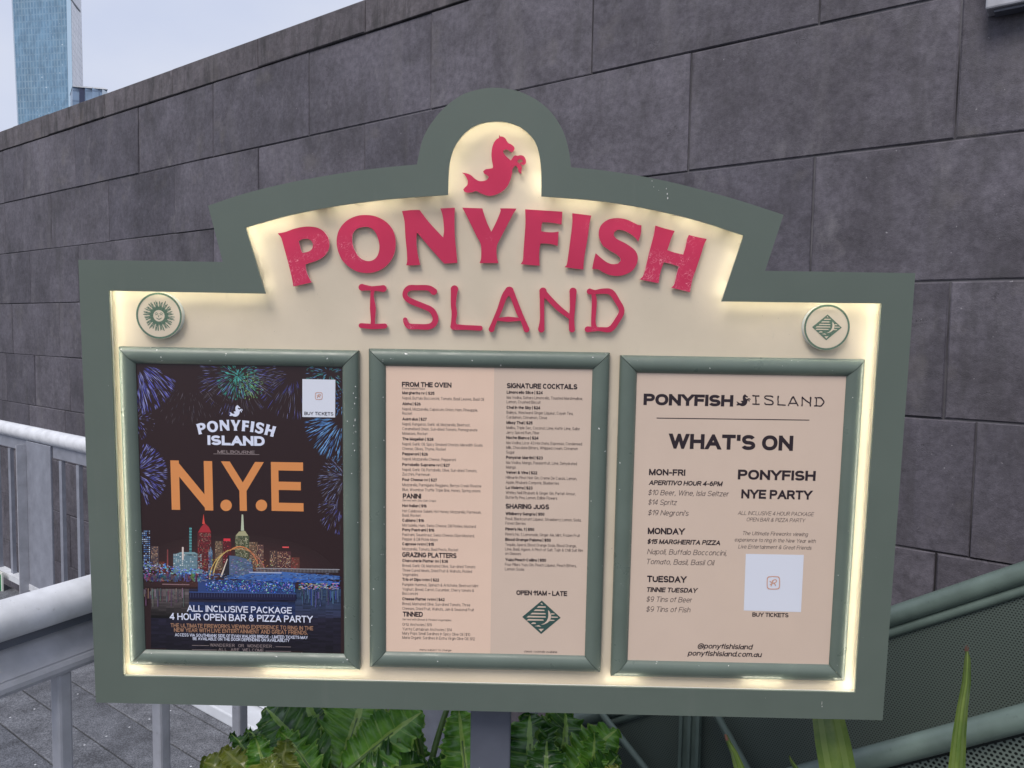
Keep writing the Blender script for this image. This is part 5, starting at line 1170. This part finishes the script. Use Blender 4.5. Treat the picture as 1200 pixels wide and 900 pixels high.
def lobed_leaf(par, org, base, tip, width, m, seed, lobes=6, up=None, cup=.15, ruffle=.012, foot=None):
    r = random.Random(seed); base, tip = Vector(base), Vector(tip); ax = tip - base; l = ax.length; ax.normalize()
    nrm = up if up is not None else ((EYE - base).normalized() + Vector((r.uniform(-.75, .75), 0, r.uniform(-.1, .9)))).normalized(); side = ax.cross(nrm).normalized(); nrm = side.cross(ax).normalized()
    nt_, ns = 110, 10; vs = []; cols = []; ph = r.uniform(0, 6)
    for i in range(nt_ + 1):
        t_ = i / nt_
        env = (math.sin(math.pi * min(1, t_ * .93 + .07)) ** .55) * (1 - .25 * t_)
        for sd in (-1, 1):
            lob = .76 + .24 * abs(math.sin(math.pi * lobes * .72 * t_ + (0 if sd > 0 else .6))) ** .6 + .05 * math.sin(33 * t_ + ph + sd) + .045 * math.sin(79 * t_ + ph * 2) + .03 * math.sin(131 * t_ + sd)
            if t_ > .985: lob *= .5
            for j in range(ns):
                s_ = j / (ns - 1); w_ = width * env * lob * s_
                fwd = .28 * w_ * (1 - t_ * .3)
                z = cup * w_ - .9 * (t_ - .35) ** 2 * l * .35 + ruffle * (s_ ** 3) * (math.sin(44 * t_ + ph + sd * 1.3) + .6 * math.sin(91 * t_ + ph)) + .008 * math.sin(math.pi * lobes * 2 * (t_ - .0) + s_ * 1.6) * s_ + .007 * math.sin(9 * t_ + ph) * s_
                p = base + ax * (l * t_ + fwd) + side * (sd * w_) + nrm * z
                vs.append(p - org)
    mb = MB(); rowl = 2 * ns; fs = []
    for i in range(nt_):
        for half in (0, 1):
            for j in range(ns - 1):
                a = i * rowl + half * ns + j; f = (a, a + 1, a + rowl + 1, a + rowl)
                if half == 0: f = f[::-1]
                t_ = (i + .5) / nt_; frac = (t_ * lobes + (0.5 if half else .66)) % 1; ve = .9 if j == 0 else (.42 if abs(frac - .5) < .035 and j < ns - 3 else (.55 if j == ns - 2 and math.sin(19 * t_ + ph) > -.3 else .0))
                mb.add([], [], 0); mb.f.append(list(f)); mb.m.append(0); mb.sm.append(True); mb.c.append((ve * .75 + .002, ve * .75, ve * .75))
    mb.v = [tuple(v) for v in vs]
    ob = mb.obj('leaf', m, par); 
    ft = Vector(foot) if foot is not None else base - UPZ * .3
    mid = (base + ft) / 2 + Vector((r.uniform(-.03, .03), 0, .02)); pts = [ft, mid, base]
    pth = [ft * (1 - t_) ** 2 + mid * 2 * t_ * (1 - t_) + base * t_ * t_ for t_ in [k / 6 for k in range(7)]]
    pth += [base + ax * l * .3 - nrm * .002, base + ax * l * .6 - nrm * .004]
    mb = MB(); mb.tube([p - org for p in pth], [.007] * 7 + [.004, .002], 8); mb.obj('stalk', STEM, par)
def at(px, py, Zd): return far(px, py, Zd)
def plant(label, crown, leaves, group=None):
    org = Vector((crown.x, crown.y, .25)); o = empty('lobed_leaf_plant', Matrix.Translation(org)); tag(o, label, 'plant', group)
    for k, (b, t_, wd, mi, lob) in enumerate(leaves):
        lobed_leaf(o, org, at(*b), at(*t_), wd, LM[mi], hash(label) % 7 + k * 13 if False else k * 13 + int(crown.x * 100), lob, foot=org + Vector((rnd.uniform(-.03, .03), rnd.uniform(-.03, .03), .0)), ruffle=.007)
    return o
def bare_stalks(o, lst):
    org = o.matrix_world.translation.copy() if o.matrix_world.translation.length > 0 else o.location
    org = o.location.copy()
    for a, m_, b, r0, r1 in lst:
        p0, p1, p2 = at(*a) - org, at(*m_) - org, at(*b) - org
        pth = [p0 * (1 - t_) ** 2 + p1 * 2 * t_ * (1 - t_) + p2 * t_ * t_ for t_ in [k / 7 for k in range(8)]]
        mb = MB(); mb.tube(pth, [r0 + (r1 - r0) * k / 7 for k in range(8)], 10); mb.obj('stalk', STEM, o)
plant('broad lobed green plant under the left frame of the sign', at(400, 990, 2.0), [
 ((395, 905, 1.95), (350, 800, 2.15), .125, 0, 7), ((400, 900, 1.93), (430, 805, 2.12), .11, 1, 7), ((405, 905, 1.9), (495, 828, 2.02), .085, 1, 6), ((380, 905, 1.9), (305, 822, 2.05), .085, 0, 6),
 ((420, 915, 1.88), (500, 892, 1.95), .08, 0, 5), ((372, 915, 1.86), (330, 850, 1.95), .05, 1, 5)])
plant('yellowing small-leaved plant left of the broad green one', at(300, 980, 1.85), [
 ((300, 925, 1.84), (236, 888, 1.86), .055, 2, 4), ((312, 930, 1.82), (262, 872, 1.85), .045, 2, 4), ((316, 925, 1.8), (300, 862, 1.85), .045, 1, 4), ((322, 930, 1.8), (338, 866, 1.84), .042, 2, 4), ((290, 935, 1.8), (322, 890, 1.78), .04, 2, 4), ((300, 900, 1.95), (272, 855, 2.0), .03, 0, 3), ((310, 880, 1.98), (290, 850, 2.05), .03, 0, 3)])
gp = plant('glossy green plant immediately left of the sign post', at(540, 1000, 2.05), [
 ((549, 935, 1.86), (537, 826, 1.96), .065, 1, 6), ((500, 960, 2.0), (487, 838, 2.05), .035, 1, 5), ((520, 950, 1.95), (520, 884, 1.97), .045, 0, 4), ((470, 935, 1.98), (520, 898, 1.96), .05, 0, 4)])
bare_stalks(gp, [((500, 930, 2.0), (503, 888, 2.0), (526, 825, 2.02), .0095, .0075), ((500, 925, 2.03), (498, 880, 2.03), (480, 825, 2.06), .006, .005), ((520, 935, 2.0), (522, 890, 2.0), (534, 832, 2.0), .007, .004)])
plant('curly dark green plant immediately right of the sign post', at(650, 1000, 2.0), [
 ((625, 935, 1.9), (618, 832, 2.05), .10, 0, 6), ((655, 925, 1.9), (668, 826, 2.1), .095, 0, 7), ((660, 920, 1.88), (722, 848, 1.98), .075, 1, 7), ((670, 935, 1.85), (728, 888, 1.88), .06, 0, 5), ((640, 935, 1.84), (640, 868, 1.86), .06, 0, 5), ((690, 930, 1.84), (700, 858, 1.9), .05, 1, 6), ((700, 935, 1.8), (722, 895, 1.82), .03, 2, 4)])
# flax blades
BL = leafm('flax_blade', (.10, .17, .03), (.17, .24, .05), (.22, .30, .09))
def blade(par, org, left, right, rows, Zd, dz, seed, bend=0):
    """strap leaf given by its left and right edge pixels at successive rows"""
    vs = []; n = len(rows); mb = MB()
    for i, (xl, xr, y) in enumerate(rows):
        z = Zd + dz * i / (n - 1)
        for j in range(7):
            f = j / 6; p = at(xl + (xr - xl) * f, y, z + .018 * abs(f - .5) * 2); vs.append(p - org)
    for i in range(n - 1):
        for j in range(6):
            a = i * 7 + j; mb.f.append([a, a + 1, a + 8, a + 7]); mb.m.append(0); mb.sm.append(True); v = (.55 if j in (1, 4) else .0) + .001; mb.c.append((v, v, v))
    mb.v = [tuple(v) for v in vs]; mb.obj('blade', BL, par)
    tb = vs[-7] + org
TIP = painted('dry_leaf_tip', (.10, .045, .03), .8, .2)
c = at(985, 1010, 1.75); org = Vector((c.x, c.y, .25)); fxp = empty('flax_plant', Matrix.Translation(org)); tag(fxp, 'broad upright strap leaves rising behind the bottom right of the sign', 'plant')
blade(fxp, org, 0, 0, [(956, 980, 800), (953.5, 986, 825), (952, 990, 843), (955, 997, 870), (960, 1003, 900), (966, 1008, 940), (975, 1010, 1010)], 1.78, -.06, 1)
blade(fxp, org, 0, 0, [(924.6, 925.2, 885), (925, 929, 891), (929, 936, 900), (938, 950, 925), (958, 975, 985)], 1.72, .03, 2)
c = at(1120, 1010, 1.55); org = Vector((c.x, c.y, .25)); f2 = empty('flax_plant', Matrix.Translation(org)); tag(f2, 'single tall narrow strap leaf with a brown tip standing right of the sign', 'plant')
blade(f2, org, 0, 0, [(1131.5, 1134.5, 762), (1130, 1137.5, 772), (1127, 1138, 800), (1121, 1134.5, 830), (1116, 1132.5, 860), (1111, 1131.5, 900), (1106, 1130, 950), (1108, 1124, 1010)], 1.6, -.03, 3)
mb = MB()
for k, (x, y) in enumerate(((1131.2, 757), (1133.2, 755.5), (1135, 758))):
    a = at(1131 + k * 1.5, 763, 1.6) - org; b = at(x, y, 1.6) - org; mb.tube([a, b], [.0016, .0008], 5)
mb.obj('dry_tip', TIP, f2)
c = at(880, 1010, 1.65); org = Vector((c.x, c.y, .25)); f3 = empty('flax_plant', Matrix.Translation(org)); tag(f3, 'short thin strap leaf below the sign beside the green stanchion', 'plant')
blade(f3, org, 0, 0, [(850, 852.5, 861), (851, 857, 870), (856, 864.5, 882), (860, 873, 900), (868, 884, 935), (880, 896, 990)], 1.66, .0, 4)
mb = MB(); a = at(852, 867, 1.66) - org; b = at(850, 861, 1.66) - org; mb.tube([a, b], [.004, .0025], 6); mb.obj('dry_tip', TIP, f3)
# planter bed under the plants
pb = empty('planter_box', Matrix.Translation(PD(.6, 1.2, 0))); tag(pb, 'concrete planter box holding the sign post and the plants below the sign', 'planter')
def pq(a, d, z): return PD(a, d, z) - PD(.6, 1.2, 0)
for nm, (a0, a1, d0, d1) in (('planter_side', (-.40, 2.6, .55, .60)), ('planter_side', (-.40, 2.6, 1.78, 1.83)), ('planter_end', (-.40, -.35, .601, 1.779)), ('planter_end', (2.55, 2.6, .601, 1.779))):
    mb = MB(); mb.box(pq(a0, d0, 0.001), AW * (a1 - a0), -NW * (d1 - d0), UPZ * .3); mb.obj(nm, M['concrete'], pb)
mb = MB(); mb.box(pq(-.35, .6, 0.001), AW * 2.9, -NW * 1.18, UPZ * .24); mb.obj('soil', painted('dark_soil', (.02, .015, .01), .95, .4, scale=40), pb)
mb = MB(); mb.box(PD(-.45, -2.6, -.055), AW * 3.1, -NW * (DK + 2.6), UPZ * .05); tag(mb.obj('pavement', M['concrete']), kind='structure')
